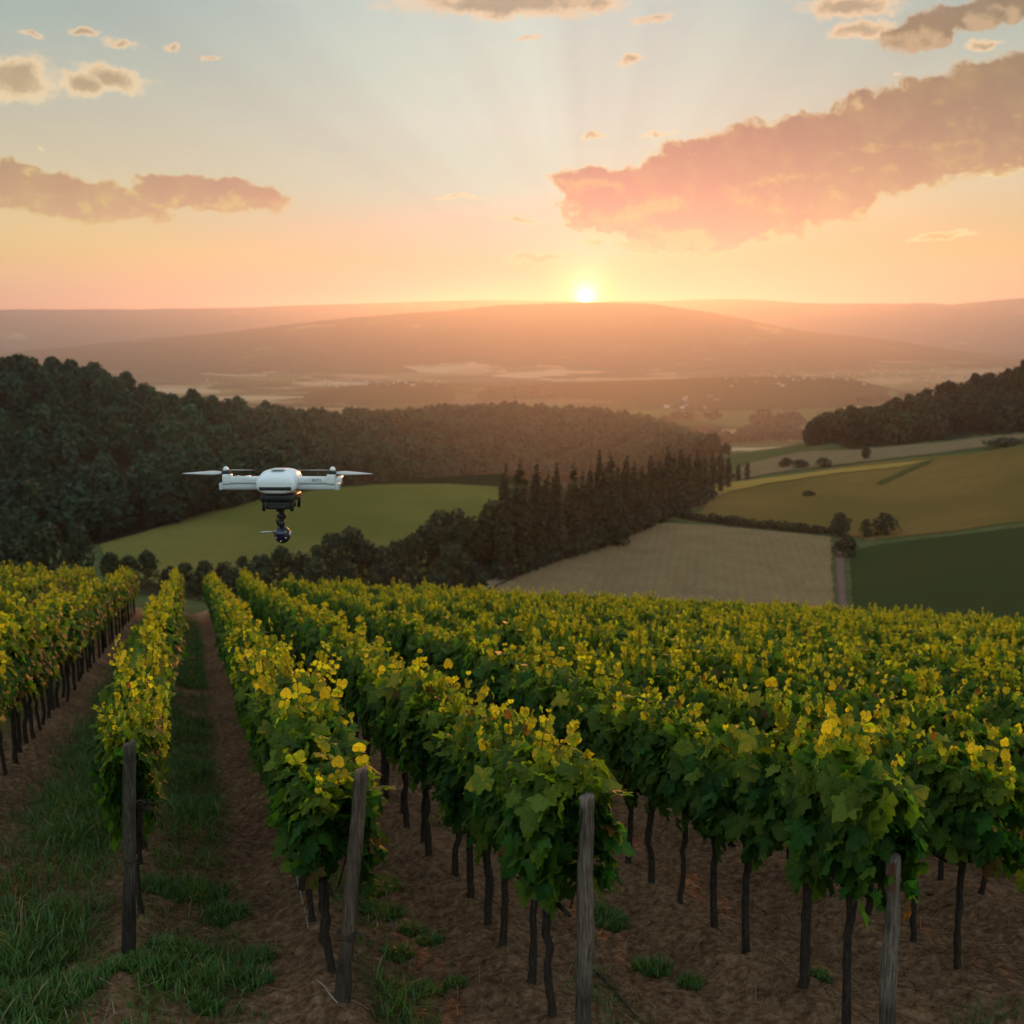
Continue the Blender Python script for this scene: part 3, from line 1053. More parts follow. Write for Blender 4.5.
def build_valley_trees():
    rg = np.random.default_rng(11)
    kinds = [tree_kind(60 + i, 'round', 10.0, 9.0, 800, 0.42, c) for i, c in enumerate([(.030, .040, .017), (.036, .046, .018), (.026, .034, .016), (.040, .046, .018)])]
    # x, top row, base row of the trees between the vineyard and the meadow, nearest last
    rows = []
    for (x, yt, yb) in [(262, 556, 590), (282, 549, 588), (300, 551, 589), (317, 547, 587), (334, 534, 580), (352, 530, 576), (368, 540, 580), (384, 548, 584), (398, 541, 580), (414, 536, 575), (428, 523, 570), (441, 512, 566),
                        (456, 511, 566), (470, 520, 568), (483, 513, 566), (494, 502, 566), (505, 520, 572), (244, 558, 592), (226, 561, 592), (206, 563, 592), (186, 564, 590)]:
        rows.append((x, yt, yb, 'back'))
    for (x, yt, yb) in [(148, 553, 585), (172, 566, 590), (200, 573, 600), (232, 571, 600), (262, 571, 602), (292, 566, 604), (318, 560, 604), (345, 562, 606), (374, 574, 610), (388, 560, 606), (412, 569, 612), (436, 572, 614),
                        (452, 546, 606), (466, 556, 600)]:
        rows.append((x, yt, yb, 'front'))
    nb = nf = 0
    rows.sort(key=lambda t: (t[3], t[0]))
    for k, (x, yt, yb, lay) in enumerate(rows):
        P = ground_at(x, yb)
        h = px_height(P, yt - 2)
        s = h / 10
        w = s * rg.uniform(.8, 1.05)
        w = min(max(w, .55), 1.3)
        if lay == 'back':
            nb += 1
            lab = f'{ordinal(nb)} round tree from the left along the foot of the green meadow'
        else:
            nf += 1
            lab = f'{ordinal(nf)} bushy tree from the left peeking over the far vineyard edge'
        plant_tree('round_tree', kinds[k % 4], P, (w, w, s), lab, 'tree', 'trees between vineyard and meadow', rg.uniform(0, 6))
    for (x, yt, yb, w, lab) in [(-22, 528, 590, 1.2, 'tall round tree cut by the left edge of the picture'), (14, 541, 590, 1.0, 'low round tree at the far left below the forest hill'),
                                (48, 524, 590, 1.05, 'biggest round tree at the left foot of the forest hill'), (82, 527, 588, .75, 'dark round tree left of the meadow tip'),
                                (112, 553, 588, .6, 'small bushy tree at the left tip of the meadow'), (130, 556, 588, .6, 'low dark bush just below the meadow tip')]:
        P = ground_at(x, yb)
        h = px_height(P, yt)
        plant_tree('round_tree', kinds[1], P, (w, w, h / 10), lab, 'tree', 'trees below the forest hill', rg.uniform(0, 6))
    sh = [tree_kind(80 + i, 'shrub', 6.0, 7.0, 700, 0.3, c) for i, c in enumerate([(.028, .032, .014), (.034, .038, .016)])]
    for i, (x, yt, yb, w, lab) in enumerate([
            (840, 511, 536, 26, 'round dark bush at the top of the dirt road, left of its pair'), (884, 512, 535, 31, 'largest dark round bush right of the road junction'),
            (846, 533, 557, 25, 'dark round bush standing lower beside the dirt road'), (866, 518, 537, 15, 'small bush squeezed between two bigger round bushes'),
            (726, 442, 455, 13, 'lone round tree on the pale fields past the poplars'), (786, 457, 467, 16, 'wide low bush on the upper fields near the hedge'),
            (800, 459, 468, 22, 'left flat bush of the clump above the yellow strip'), (824, 457, 467, 20, 'right flat bush of the clump above the yellow strip'),
            (866, 446, 459, 12, 'small tree below the left corner of the right wood'), (618, 495, 545, 30, 'bushy undergrowth at the foot of the poplar row'),
            (808, 490, 496, 14, 'faint little shrub in the golden crop'), (1006, 437, 446, 40, 'long dark shrub under the wooded hill at the right edge')]):
        P = ground_at(x, yb)
        h = px_height(P, yt)
        ww = w / F * np.linalg.norm(P)
        plant_tree('round_bush', sh[i % 2], P, (ww / 7, ww / 7, h / 6), lab, 'bush', 'bushes among the fields', rg.uniform(0, 6))


build_valley_trees()


def hedge(pts, hpx, label, seed):
    """a field hedge: one continuous strip of leaf clumps on short stems"""
    rg = np.random.default_rng(seed)
    W = [ground_at(x, y) for x, y in pts]
    blobs, stems = [], []
    o = W[0]
    for a, b in zip(W[:-1], W[1:]):
        L = np.linalg.norm(b - a)
        hh = hpx / F * np.linalg.norm(a)
        for t in np.arange(0, 1, max(.02, hh * .6 / L)):
            p = a + (b - a) * t - o
            r_ = hh * rg.uniform(.42, .66)
            z = float(tz(*(p + o)[:2]).ravel()[0]) - o[2]
            blobs.append((p[0], p[1], z + r_ * .8, r_ * 1.2, r_ * 1.2, r_))
            stems.append(Acc().add(*tube([(p[0], p[1], z - .1), (p[0] + .1, p[1], z + r_)], [.09, .04], 5)))
    V, Q, C = crown_quads(rg, blobs, len(blobs) * 90, hpx / F * np.linalg.norm(o) * .13, (.030, .034, .015), .3)
    e = empty('hedge', o, label, 'hedge', 'hedges between the fields')
    obj('foliage', mesh_from('foliage', V, [Q], {'tint': ('FLOAT_COLOR', C)}), M_TREE, e)
    for st in stems:
        obj('stem', st.mesh('stem'), M_TRUNK, e)


hedge([(682, 518), (700, 521), (730, 525), (770, 529), (800, 532), (832, 534)], 8, 'dark hedge along the top of the striped field', 5)
hedge([(500, 580), (540, 566), (580, 553), (620, 538), (650, 525), (680, 512), (710, 498)], 17, 'dense undergrowth along the foot of the tall columnar trees', 8)  # undergrowth, also filled in to stop sun streaks between the trunks
hedge([(512, 522), (560, 513), (620, 505), (680, 494)], 13, 'thick scrub added behind the tall columnar trees to cover sunlit ground', 9)  # added scrub, hides a sunlit strip seen through the row
hedge([(700, 487), (716, 482), (734, 478)], 5, 'short dark hedge behind the end of the poplar row', 7)


def forest(name, poly, label, seed, r_lo, r_hi, az_lo, az_hi, gap, base, extra=None):
    """a wood seen from afar: one object, every crown made of its own leaf clumps"""
    rg = np.random.default_rng(seed)
    n = int((R(az_hi) - R(az_lo)) * (r_hi ** 2 - r_lo ** 2) / 2 / (gap ** 2) * 1.25)
    az = rg.uniform(R(az_lo), R(az_hi), n)
    r = np.sqrt(rg.uniform(r_lo ** 2, r_hi ** 2, n))
    z = terrain_z(az, r)
    P = np.stack([np.sin(az) * r, np.cos(az) * r, z], -1)
    px, py, _ = project(P)
    keep = pip(poly, px, py) & (rg.uniform(0, 1, n) < np.minimum(1, (800 / r) ** 1.1)) & ~((px > 280) & (px < 760) & (r < np.where(px > 620, 1050, np.interp(px, [280, 480], [380, 740]) + rg.normal(0, 40, n))))
    if extra is not None:
        keep |= extra(px, py, r)
    P = P[keep]
    r = r[keep]
    A_V, A_Q, A_C, off = [], [], [], 0
    temps = []
    for lod, (nq, size) in enumerate([(620, .62), (260, .98)]):
        temps.append([crown_quads(np.random.default_rng(seed * 31 + i), round_blobs(np.random.default_rng(seed * 7 + i), 12, 10, .1, 9), nq, size, base, .2) for i in range(6)])
    tv, tq, tc = tube([(0, 0, -.6), (0, 0, 4), (.2, 0, 8)], [.35, .28, .1], 5, caps=False) + (None,)
    patch = fbm(P[:, 0] / 45, P[:, 1] / 45, 3, seed)
    for i in range(len(P)):
        V, Q, C = temps[1 if r[i] > 720 else 0][rg.integers(6)]
        s = gap / 10.2 * max(1, r[i] / 800) ** .5 * rg.uniform(.72, 1.25)
        sz = s * rg.uniform(.85, 1.2)
        a = rg.uniform(0, 6.28)
        ca, sa = math.cos(a), math.sin(a)
        x = (V[:, 0] * ca - V[:, 1] * sa) * s + P[i, 0]
        y = (V[:, 0] * sa + V[:, 1] * ca) * s + P[i, 1]
        A_V.append(np.stack([x, y, V[:, 2] * sz + P[i, 2] - .4], -1))
        A_Q.append(Q + off)
        off += len(V)
        k = rg.uniform(.7, 1.3) * (1 + patch[i] * 1.1)
        h = rg.uniform(-.12, .2)
        A_C.append(C * np.array([k * (1 + h), k, k * (1 - h * .5), 1]))
        A_V.append(tv * np.array([s, s, sz]) + P[i])
        A_Q.append(tq[0] + off)
        off += len(tv)
        A_C.append(np.tile(np.array([.03, .022, .016, 1.0]), (len(tv), 1)))
    me = mesh_from(name, np.concatenate(A_V), [np.concatenate(A_Q)], {'tint': ('FLOAT_COLOR', np.concatenate(A_C))})
    return tag(obj(name, me, M_TREE), label, kind='stuff')


forest('forest', LEFT_WOOD, 'dense dark green forest covering the left hill and the ridge behind it', 21, 300, 2600, -32, 13, 11.5, (.024, .052, .026))
forest('hill_woods', RIGHT_WOOD, 'wood covering the slope at the right', 22, 480, 800, 13, 33, 11.0, (.036, .036, .016))


def plain_clumps():
    """scattered woods and the far town on the plain, each one mass"""
    rg = np.random.default_rng(33)
    blobs, base = [], None
    for (x0, x1, y, hh, n) in [(742, 800, 438, 12, 60), (755, 800, 424, 10, 50), (700, 760, 440, 8, 24), (660, 720, 418, 6, 20), (800, 850, 425, 5, 16), (860, 900, 402, 5, 20), (900, 950, 398, 4, 18), (480, 560, 394, 4, 14)]:
        for _ in range(n):
            P = ground_at(rg.uniform(x0, x1), y + rg.normal() * 2.0, 600, 11000)
            w = hh / F * np.linalg.norm(P) * rg.uniform(.5, .8)
            blobs.append((P[0], P[1], P[2] + w * .5, w * 1.1, w * 1.1, w * .7))
    V, Q, C = crown_quads(rg, blobs, len(blobs) * 70, 3.4, (.034, .038, .018), .3)
    tag(obj('plain_woods', mesh_from('plain_woods', V, [Q], {'tint': ('FLOAT_COLOR', C)}), M_TREE), 'clumps of trees on the hazy plain', kind='stuff')
    A = Acc()
    for _ in range(260):
        x = rg.choice([rg.uniform(880, 1030), rg.uniform(200, 440), rg.uniform(660, 900), rg.uniform(640, 720)], p=[.44, .30, .26, .0])
        y = rg.normal(376, 5) if x > 440 or x < 320 else rg.normal(383, 3)
        if 640 < x < 720:
            y = rg.uniform(396, 410)
        P = ground_at(x, y, 2400, 14000)
        w, l, h = rg.uniform(6, 11), rg.uniform(8, 18), rg.uniform(4, 7)
        a = rg.uniform(0, 3.14)
        c, s = math.cos(a), math.sin(a)
        pts = [(-w, -l, 0), (w, -l, 0), (w, l, 0), (-w, l, 0), (-w, -l, h), (w, -l, h), (w, l, h), (-w, l, h), (0, -l, h * 1.5), (0, l, h * 1.5)]
        V = np.array([(P[0] + (x_ * c - y_ * s) * .5, P[1] + (x_ * s + y_ * c) * .5, P[2] + z_ - .5) for x_, y_, z_ in pts])
        A.add(V, [np.array([(0, 1, 5, 4), (1, 2, 6, 5), (2, 3, 7, 6), (3, 0, 4, 7)]), np.array([(4, 5, 8), (6, 7, 9)]), np.array([(5, 6, 9, 8), (7, 4, 8, 9)])],
              [*(rg.uniform(.12, .4) * np.array([1, .88, .78])), 1])
    m, T, b = material('town_plaster', .8, .2)
    T.l.new(attr(T).outputs['Color'], b.inputs['Base Color'])
    tag(obj('distant_town', A.mesh('distant_town'), m), 'pale specks of a far town on the plain', kind='stuff')


plain_clumps()

# ================================================================= vineyard
post_px = {1: ((130, 975), (130, 744)), 2: ((343, 1022), (361, 771)), 3: ((583, 1062), (583, 797)), 4: ((884, 1070), (890, 858))}
row_u, post_w = {}, {}
for k, (b, t) in post_px.items():
    P = plane_hit(*b)
    row_u[k], post_w[k] = xy_uw(P[0], P[1])
row_u[0] = xy_uw(*plane_hit(14, 773)[:2])[0]
row_u[5] = xy_uw(*plane_hit(960, 985)[:2])[0]
gap_r = (row_u[5] - row_u[1]) / 4
row_u[2] = row_u[2] * .999
for k in range(6, 26):
    row_u[k] = row_u[5] + gap_r * (k - 5)
gap_l = min(row_u[1] - row_u[0], gap_r * 1.15)
for k in range(-1, -7, -1):
    row_u[k] = row_u[0] + gap_l * k
print('rows', {k: round(float(v), 2) for k, v in sorted(row_u.items())}, 'posts', {k: round(float(v), 2) for k, v in post_w.items()})
ROWS = sorted(row_u)
U = np.array([row_u[k] for k in ROWS])


def w_end(u):
    return W_END + 0.02 * np.asarray(u)


def berm(u, w):
    """soil relief: a low bank under every row, wheel ruts between, clods"""
    d = np.min(np.abs(np.asarray(u)[..., None] - U), axis=-1)
    z = 0.15 * np.exp(-(d / 0.30) ** 2)
    z = z + fbm(u * 1.1, w * 1.1, 3, 31) * 0.10
    z = z + fbm(u * 5.5, w * 3.5, 3, 32) * 0.10 + fbm(u * 14, w * 14, 4, 33) * 0.085
    return z


def g_xyz(u, w):
    x, y = uw_xy(u, w)
    return np.stack([x, y, plane_z(x, y) + berm(np.asarray(u, float), np.asarray(w, float))], -1)


def grass_density(u, w):
    """0..1 cover of grass on the vineyard ground"""
    u, w = np.asarray(u, float), np.asarray(w, float)
    r = row_u
    n = fbm(u * 1.2, w * .7, 4, 41) * 2
    n2 = fbm(u * .8, w * .45, 3, 43) * 2
    lane = lambda c, hw: np.exp(-((u - c) / hw) ** 4)
    a = lane(r[0] + (r[1] - r[0]) * .56, (r[1] - r[0]) * .33) * np.clip(.95 + n * .9, 0, 1)
    b = lane(r[1] + (r[2] - r[1]) * .32, .36) * np.clip(.95 + n * 1.2 + n2 * .8, 0, 1)
    c = lane(r[2] + (r[3] - r[2]) * .30, .22) * np.clip(.05 + n * 1.5 + n2, 0, 1)
    d = lane(r[3] + (r[4] - r[3]) * .28, .25) * np.clip(-.15 + n * 1.6 + n2, 0, 1)
    e = lane(r[-1] + (r[0] - r[-1]) * .5, .5) * np.clip(.6 + n, 0, 1)
    f = np.clip(n2 * 2.2 - 1.05, 0, .4) * (np.abs(u) < 12)
    return np.clip(np.maximum.reduce([a, b, c, d, e, f]), 0, 1)


def tuft_spots():
    """single tussocks: pixel, radius"""
    return [(425, 990, .13), (398, 958, .13), (378, 892, .22), (384, 915, .18), (603, 915, .18), (612, 925, .14), (652, 966, .16), (250, 985, .17), (255, 962, .15), (195, 895, .30), (160, 900, .20), (225, 915, .2),
            (165, 985, .25), (180, 960, .22), (60, 1000, .3), (20, 960, .35), (455, 985, .08), (430, 942, .12), (412, 930, .12), (120, 985, .15), (820, 985, .10), (690, 985, .1), (205, 1010, .12)]


M_SOIL = mat_soil()


def build_ground():
    us = np.concatenate([np.arange(-30, -7, .3), np.arange(-7, 7.5, .045), np.arange(7.5, 44, .3)])
    ws = np.concatenate([np.arange(-4, 2.6, .3), np.arange(2.6, 10, .035), np.arange(10, 17, .07), np.arange(17, 57, .3)])
    Ug, Wg = np.meshgrid(us, ws)
    P = g_xyz(Ug, Wg)
    end = sstep(52, 56.5, Wg)
    P[..., 2] -= end * 1.6
    gd = grass_density(Ug, Wg)
    for (px, py, rad) in tuft_spots():
        h = plane_hit(px, py)
        u0, w0 = xy_uw(h[0], h[1])
        gd = np.maximum(gd, .8 * np.exp(-((Ug - u0) ** 2 + (Wg - w0) ** 2) / (rad * .9) ** 2))
    nr, nc = Ug.shape
    i, j = np.meshgrid(np.arange(nr - 1), np.arange(nc - 1), indexing='ij')
    quads = np.stack([i * nc + j, i * nc + j + 1, (i + 1) * nc + j + 1, (i + 1) * nc + j], -1).reshape(-1, 4)
    g = (gd * .8).ravel()
    me = mesh_from('vineyard_ground', P.reshape(-1, 3), [quads], {'tint': ('FLOAT_COLOR', np.stack([g, g, g, np.ones_like(g)], -1))}, True)
    return tag(obj('vineyard_ground', me, M_SOIL), 'brown tilled soil between the vine rows', kind='structure')


build_ground()


def visible_uw(rg, n, wlo, whi):
    u = rg.uniform(-9, 9, n)
    w = wlo + (whi - wlo) * rg.uniform(0, 1, n) ** 1.3
    P = g_xyz(u, w)
    px, py, zc = project(P)
    k = (px > -60) & (px < 1084) & (py < 1080) & (P[:, 1] > 1)
    return u[k], w[k], P[k]


def blades(rg, P, hgt, lean):
    """curved tapering blades"""
    n = len(P)
    a = rg.uniform(0, 2 * math.pi, n)
    d = np.stack([np.cos(a), np.sin(a), np.zeros(n)], -1)
    side = np.stack([-np.sin(a), np.cos(a), np.zeros(n)], -1)
    wd = (rg.uniform(.0025, .0055, n) * (1 + hgt * 2))[:, None]
    L = (hgt * lean)[:, None]
    up = np.array([0, 0, 1.0])
    lv = []
    for t, wk in ((0, 1.0), (.4, .9), (.75, .6)):
        c = P + d * L * t ** 1.8 + up * (hgt * (t - .25 * lean * t * t))[:, None]
        lv += [c - side * wd * wk, c + side * wd * wk]
    lv.append(P + d * L + up * (hgt * (1 - .25 * lean))[:, None])
    V = np.stack(lv, 1).reshape(-1, 3)
    b = np.arange(n)[:, None] * 7
    quads = np.concatenate([b + np.array([0, 1, 3, 2]), b + np.array([2, 3, 5, 4])])
    tris = b + np.array([4, 5, 6])
    return V, quads, tris


def build_grass():
    rg = np.random.default_rng(51)
    u, w, P = visible_uw(rg, 620000, 3.5, 46)
    dens = grass_density(u, w)
    k = rg.uniform(0, 1, len(u)) < dens * 1.0
    P, dens = P[k], dens[k]
    u, w = u[k], w[k]
    big = np.clip(fbm(u * 1.6, w * 1.6, 3, 57) * 2 + .5, 0, 1)
    H = (.05 + .16 * big) * rg.uniform(.5, 1.4, len(P)) * (.5 + .5 * dens)
    extra = []
    for (px, py, rad) in tuft_spots():
        h = plane_hit(px, py)
        u0, w0 = xy_uw(h[0], h[1])
        n = int(2600 * rad)
        a, q_ = rg.uniform(0, 6.28, n), rad * np.sqrt(rg.uniform(0, 1, n))
        uu, ww = u0 + np.cos(a) * q_, w0 + np.sin(a) * q_
        extra.append((g_xyz(uu, ww), (.22 * rad ** .45 * rg.uniform(.5, 1.4, n)) * (1.1 - q_ / rad * .5)))
    P = np.concatenate([P] + [e[0] for e in extra])
    H = np.concatenate([H] + [e[1] for e in extra])
    n = len(P)
    V, Q, T_ = blades(rg, P, H, rg.uniform(.25, 1.15, n))
    k = rg.uniform(.65, 1.35, n)
    yel = rg.uniform(0, 1, n) ** 3
    dry = rg.uniform(0, 1, n) < .05
    C = np.stack([(.054 + .06 * yel) * k, (.128 + .03 * yel) * k, .020 * k, np.ones(n)], -1)
    C[dry] = (.26, .20, .10, 1)
    me = mesh_from('grass', V, [Q, T_], {'tint': ('FLOAT_COLOR', np.repeat(C, 7, axis=0))})
    tag(obj('grass', me, M_GRASS), 'green grass growing in strips and tussocks between the vine rows', kind='stuff')
    # clods and small stones
    u, w, P = visible_uw(rg, 30000, 3.5, 17)
    k = rg.uniform(0, 1, len(u)) < .28 * np.clip(fbm(u * 2, w * 2, 3, 61) * 2.2 + .6, 0, 1)
    P = P[k]
    n = len(P)
    oct_ = np.array([(1, 0, 0), (.6, .7, .1), (-.1, 1, 0), (-.8, .6, -.1), (-1, -.1, 0), (-.5, -.9, .1), (.3, -1, 0), (.9, -.5, 0), (.35, .2, .75), (-.35, .25, .8), (0, -.4, .7)], float)
    tri_ = np.array([(0, 1, 8), (1, 2, 8), (2, 9, 8), (2, 3, 9), (3, 4, 9), (4, 5, 10), (5, 6, 10), (6, 7, 10), (7, 0, 8), (7, 8, 10), (4, 10, 9), (8, 9, 10)])
    sz = .008 + .034 * rg.uniform(0, 1, n) ** 3
    V = oct_[None] * (1 + rg.normal(0, .18, (n, 11, 1))) * sz[:, None, None] * np.stack([rg.uniform(.7, 1.3, n), rg.uniform(.7, 1.3, n), rg.uniform(.5, 1.0, n)], -1)[:, None]
    a = rg.uniform(0, 6.28, n)
    ca, sa = np.cos(a)[:, None], np.sin(a)[:, None]
    V = np.stack([V[..., 0] * ca - V[..., 1] * sa, V[..., 0] * sa + V[..., 1] * ca, V[..., 2]], -1) + (P - [0, 0, .004])[:, None]
    tris = (tri_[None] + (np.arange(n) * 11)[:, None, None]).reshape(-1, 3)
    g0 = np.zeros((n * 11, 4))
    g0[:, 3] = 1
    tag(obj('soil_clods', mesh_from('soil_clods', V.reshape(-1, 3), [tris], {'tint': ('FLOAT_COLOR', g0)}, True), M_SOIL), 'clods and small stones on the tilled soil', kind='stuff')
    # straw and cut twigs lying on the soil
    u, w, P = visible_uw(rg, 42000, 3.5, 20)
    k = rg.uniform(0, 1, len(u)) < .35
    P = P[k]
    n = len(P)
    a = rg.uniform(0, 6.28, n)
    L = .02 + .14 * rg.uniform(0, 1, n) ** 2
    d = np.stack([np.cos(a), np.sin(a), rg.normal(0, .12, n)], -1) * L[:, None]
    sd = np.stack([-np.sin(a), np.cos(a), np.zeros(n)], -1) * rg.uniform(.0012, .003, n)[:, None]
    bow = np.array([0, 0, 1]) * (L * .12)[:, None]
    P = P + np.array([0, 0, .006])
    V = np.stack([P - d - sd, P - d + sd, P + sd + bow, P - sd + bow, P + d + sd, P + d - sd], 1).reshape(-1, 3)
    b = np.arange(n)[:, None] * 6
    Q = np.concatenate([b + np.array([0, 1, 2, 3]), b + np.array([3, 2, 4, 5])])
    shade = rg.uniform(.35, 1.1, n)[:, None]
    C = np.concatenate([np.array([.27, .19, .11]) * shade, np.ones((n, 1))], 1)
    tag(obj('straw_litter', mesh_from('straw_litter', V, [Q], {'tint': ('FLOAT_COLOR', np.repeat(C, 6, axis=0))}), M_GRASS), 'dry straw and twigs scattered on the soil', kind='stuff')


build_grass()

# ---------------------------------------------------------------- vines
HALF = np.array([(0.0, 0.0), (.09, -.17), (.20, -.23), (.30, -.20), (.36, -.10), (.46, -.03), (.44, .07), (.37, .12), (.46, .20), (.56, .28), (.55, .38), (.45, .41), (.34, .42), (.28, .46), (.27, .58), (.20, .68), (.10, .76)])
LEAF_HI = np.concatenate([HALF, [(0, .88)], HALF[1:][::-1] * [-1, 1]])
LEAF_LO = np.array([(0, -.05), (.30, -.2), (.48, .02), (.50, .36), (.22, .55), (0, .85), (-.22, .55), (-.50, .36), (-.48, .02), (-.30, -.2)])


LEAF_ROUND = np.array([(0, -.04), (.16, -.16), (.34, -.12), (.46, .08), (.44, .30), (.36, .48), (.22, .62), (0, .76), (-.22, .62), (-.36, .48), (-.44, .30), (-.46, .08), (-.34, -.12), (-.16, -.16)])


def leaf_template(outline, rg):
    c = np.array([[0, .16]])
    xy = np.concatenate([c, outline])
    d = np.hypot(xy[:, 0], xy[:, 1] - .16)
    ang = np.arctan2(xy[:, 0], xy[:, 1] - .16)
    z = -.42 * d ** 2 + .16 * np.abs(xy[:, 0]) + .065 * np.cos(ang * 5) * (d > .05) - .1
    z = z + rg.normal(0, .018, len(z)) * (d > .1)
    z[0] = -.02
    n = len(outline)
    tris = np.array([(0, 1 + i, 1 + (i + 1) % n) for i in range(n)])[:, ::-1]
    return np.concatenate([xy, z[:, None]], 1), tris


def unit(v):
    return v / (np.linalg.norm(v, axis=-1, keepdims=True) + 1e-9)


def vine_foliage(seed, hi, tall=1.0):
    """crown of one grapevine on its wires: x runs along the row, z up from the soil"""
    rg = np.random.default_rng(seed)
    temps = [leaf_template(LEAF_HI if hi else LEAF_LO, rg), leaf_template(LEAF_ROUND if hi else LEAF_LO, rg)]
    pos_, nor, tip, size, young = [], [], [], [], []

    def put(p, n, t, s, yg):
        pos_.append(p), nor.append(n), tip.append(t), size.append(s), young.append(yg)
    n_side = 215 if hi else 130
    for _ in range(n_side):
        a = rg.uniform(-.43, .43)
        c = 1.03 + .65 * rg.beta(1.15, 1.0)
        wd = .215 * (.62 + .5 * math.sin(math.pi * min(1, max(0, (c - .8) / 1.1)) ** .9)) + .04 * math.sin(a * 9 + seed)
        sgn = rg.choice([-1, 1])
        b = sgn * wd * rg.uniform(.62, 1.18)
        o = np.array([rg.normal(0, .45), sgn, 0])
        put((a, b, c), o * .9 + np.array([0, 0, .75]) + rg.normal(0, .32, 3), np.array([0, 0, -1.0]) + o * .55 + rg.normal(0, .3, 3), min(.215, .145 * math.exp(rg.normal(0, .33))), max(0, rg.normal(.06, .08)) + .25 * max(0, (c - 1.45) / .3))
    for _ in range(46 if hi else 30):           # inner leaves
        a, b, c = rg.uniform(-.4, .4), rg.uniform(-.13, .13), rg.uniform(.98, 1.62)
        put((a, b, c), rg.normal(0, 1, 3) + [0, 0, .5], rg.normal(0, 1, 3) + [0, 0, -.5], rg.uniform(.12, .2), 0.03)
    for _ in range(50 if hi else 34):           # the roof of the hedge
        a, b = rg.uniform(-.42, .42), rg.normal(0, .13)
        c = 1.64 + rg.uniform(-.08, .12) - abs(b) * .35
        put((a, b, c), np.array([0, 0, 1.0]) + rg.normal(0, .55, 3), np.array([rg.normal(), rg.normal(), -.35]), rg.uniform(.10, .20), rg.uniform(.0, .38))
    stems = []
    heads = [(rg.uniform(-.34, .34), rg.normal(0, .07), rg.uniform(.55, 1.15)) for _ in range(3)]
    for k in range(rg.integers(9, 13)):          # upright young shoots, in a few heads
        ha, hb, hs = heads[k % 3]
        a, b = ha + rg.normal(0, .09), hb + rg.normal(0, .08)
        h0, h1 = 1.50, 1.54 + tall * rg.uniform(.12, .50) * hs
        lx, ly = rg.normal(0, .09), rg.normal(0, .09)
        pts = [(a, b, h0), (a + lx * .4, b + ly * .4, (h0 + h1) / 2), (a + lx, b + ly, h1)]
        stems.append(pts)
        for t in np.linspace(.18, 1.02, rg.integers(6, 10)):
            p = np.array(pts[0]) * (1 - t) + np.array(pts[2]) * t
            q_ = rg.uniform(0, 6.28)
            o = np.array([math.cos(q_), math.sin(q_), 0])
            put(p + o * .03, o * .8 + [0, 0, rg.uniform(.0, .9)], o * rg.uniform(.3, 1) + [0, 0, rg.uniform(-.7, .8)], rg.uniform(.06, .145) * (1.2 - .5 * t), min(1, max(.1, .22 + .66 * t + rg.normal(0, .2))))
    for _ in range(14):                         # drooping side shoots
        a, sgn = rg.uniform(-.42, .42), rg.choice([-1, 1])
        c = rg.uniform(.88, 1.15)
        put((a, sgn * rg.uniform(.10, .26), c), np.array([0, sgn, .3]) + rg.normal(0, .4, 3), np.array([0, sgn * .3, -1]) + rg.normal(0, .3, 3), rg.uniform(.09, .19), .1)
    if not hi:
        young = [q_ * .85 for q_ in young]
    p, n, t = np.array(pos_, float), unit(np.array(nor, float)), np.array(tip, float)
    s, yg = np.array(size), np.clip(np.array(young), 0, 1)
    if not hi:
        s = s * 1.12
    t = unit(t - n * (t * n).sum(1, keepdims=True))
    x = np.cross(t, n)
    curl = rg.uniform(.3, 2.3, len(p))
    k = rg.uniform(.62, 1.35, len(p))
    mature, yellow = np.array([.036, .108, .020]), np.array([.43, .375, .022])  # yellow is young-leaf tone plus the backlit glow of the tops
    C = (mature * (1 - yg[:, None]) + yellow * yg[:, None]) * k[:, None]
    brown = rg.uniform(0, 1, len(p)) < .010
    C[brown] = np.array([.17, .095, .03]) * k[brown][:, None]
    C = np.concatenate([C, np.ones((len(p), 1))], 1)
    A = Acc()
    rnd = (yg > .42) | (rg.uniform(0, 1, len(p)) < .12)
    curl = np.where(rnd, curl * 1.5, curl)
    for (tv, tt), sel in ((temps[0], ~rnd), (temps[1], rnd)):
        p_, s_, x_, t_, n_, c_ = p[sel], s[sel][:, None, None], x[sel], t[sel], n[sel], curl[sel]
        V = p_[:, None, :] + s_ * (tv[None, :, 0:1] * x_[:, None] + tv[None, :, 1:2] * t_[:, None] + tv[None, :, 2:3] * c_[:, None, None] * n_[:, None])
        m = len(tv)
        tris = (tt[None] + (np.arange(len(p_)) * m)[:, None, None]).reshape(-1, 3)
        A.add(V.reshape(-1, 3), [tris], np.repeat(C[sel], m, axis=0))
    for pts in stems:
        A.add(*tube(pts, [.0045, .0035, .002], 4, caps=False), col=(.16, .10, .035, 1))
    return A


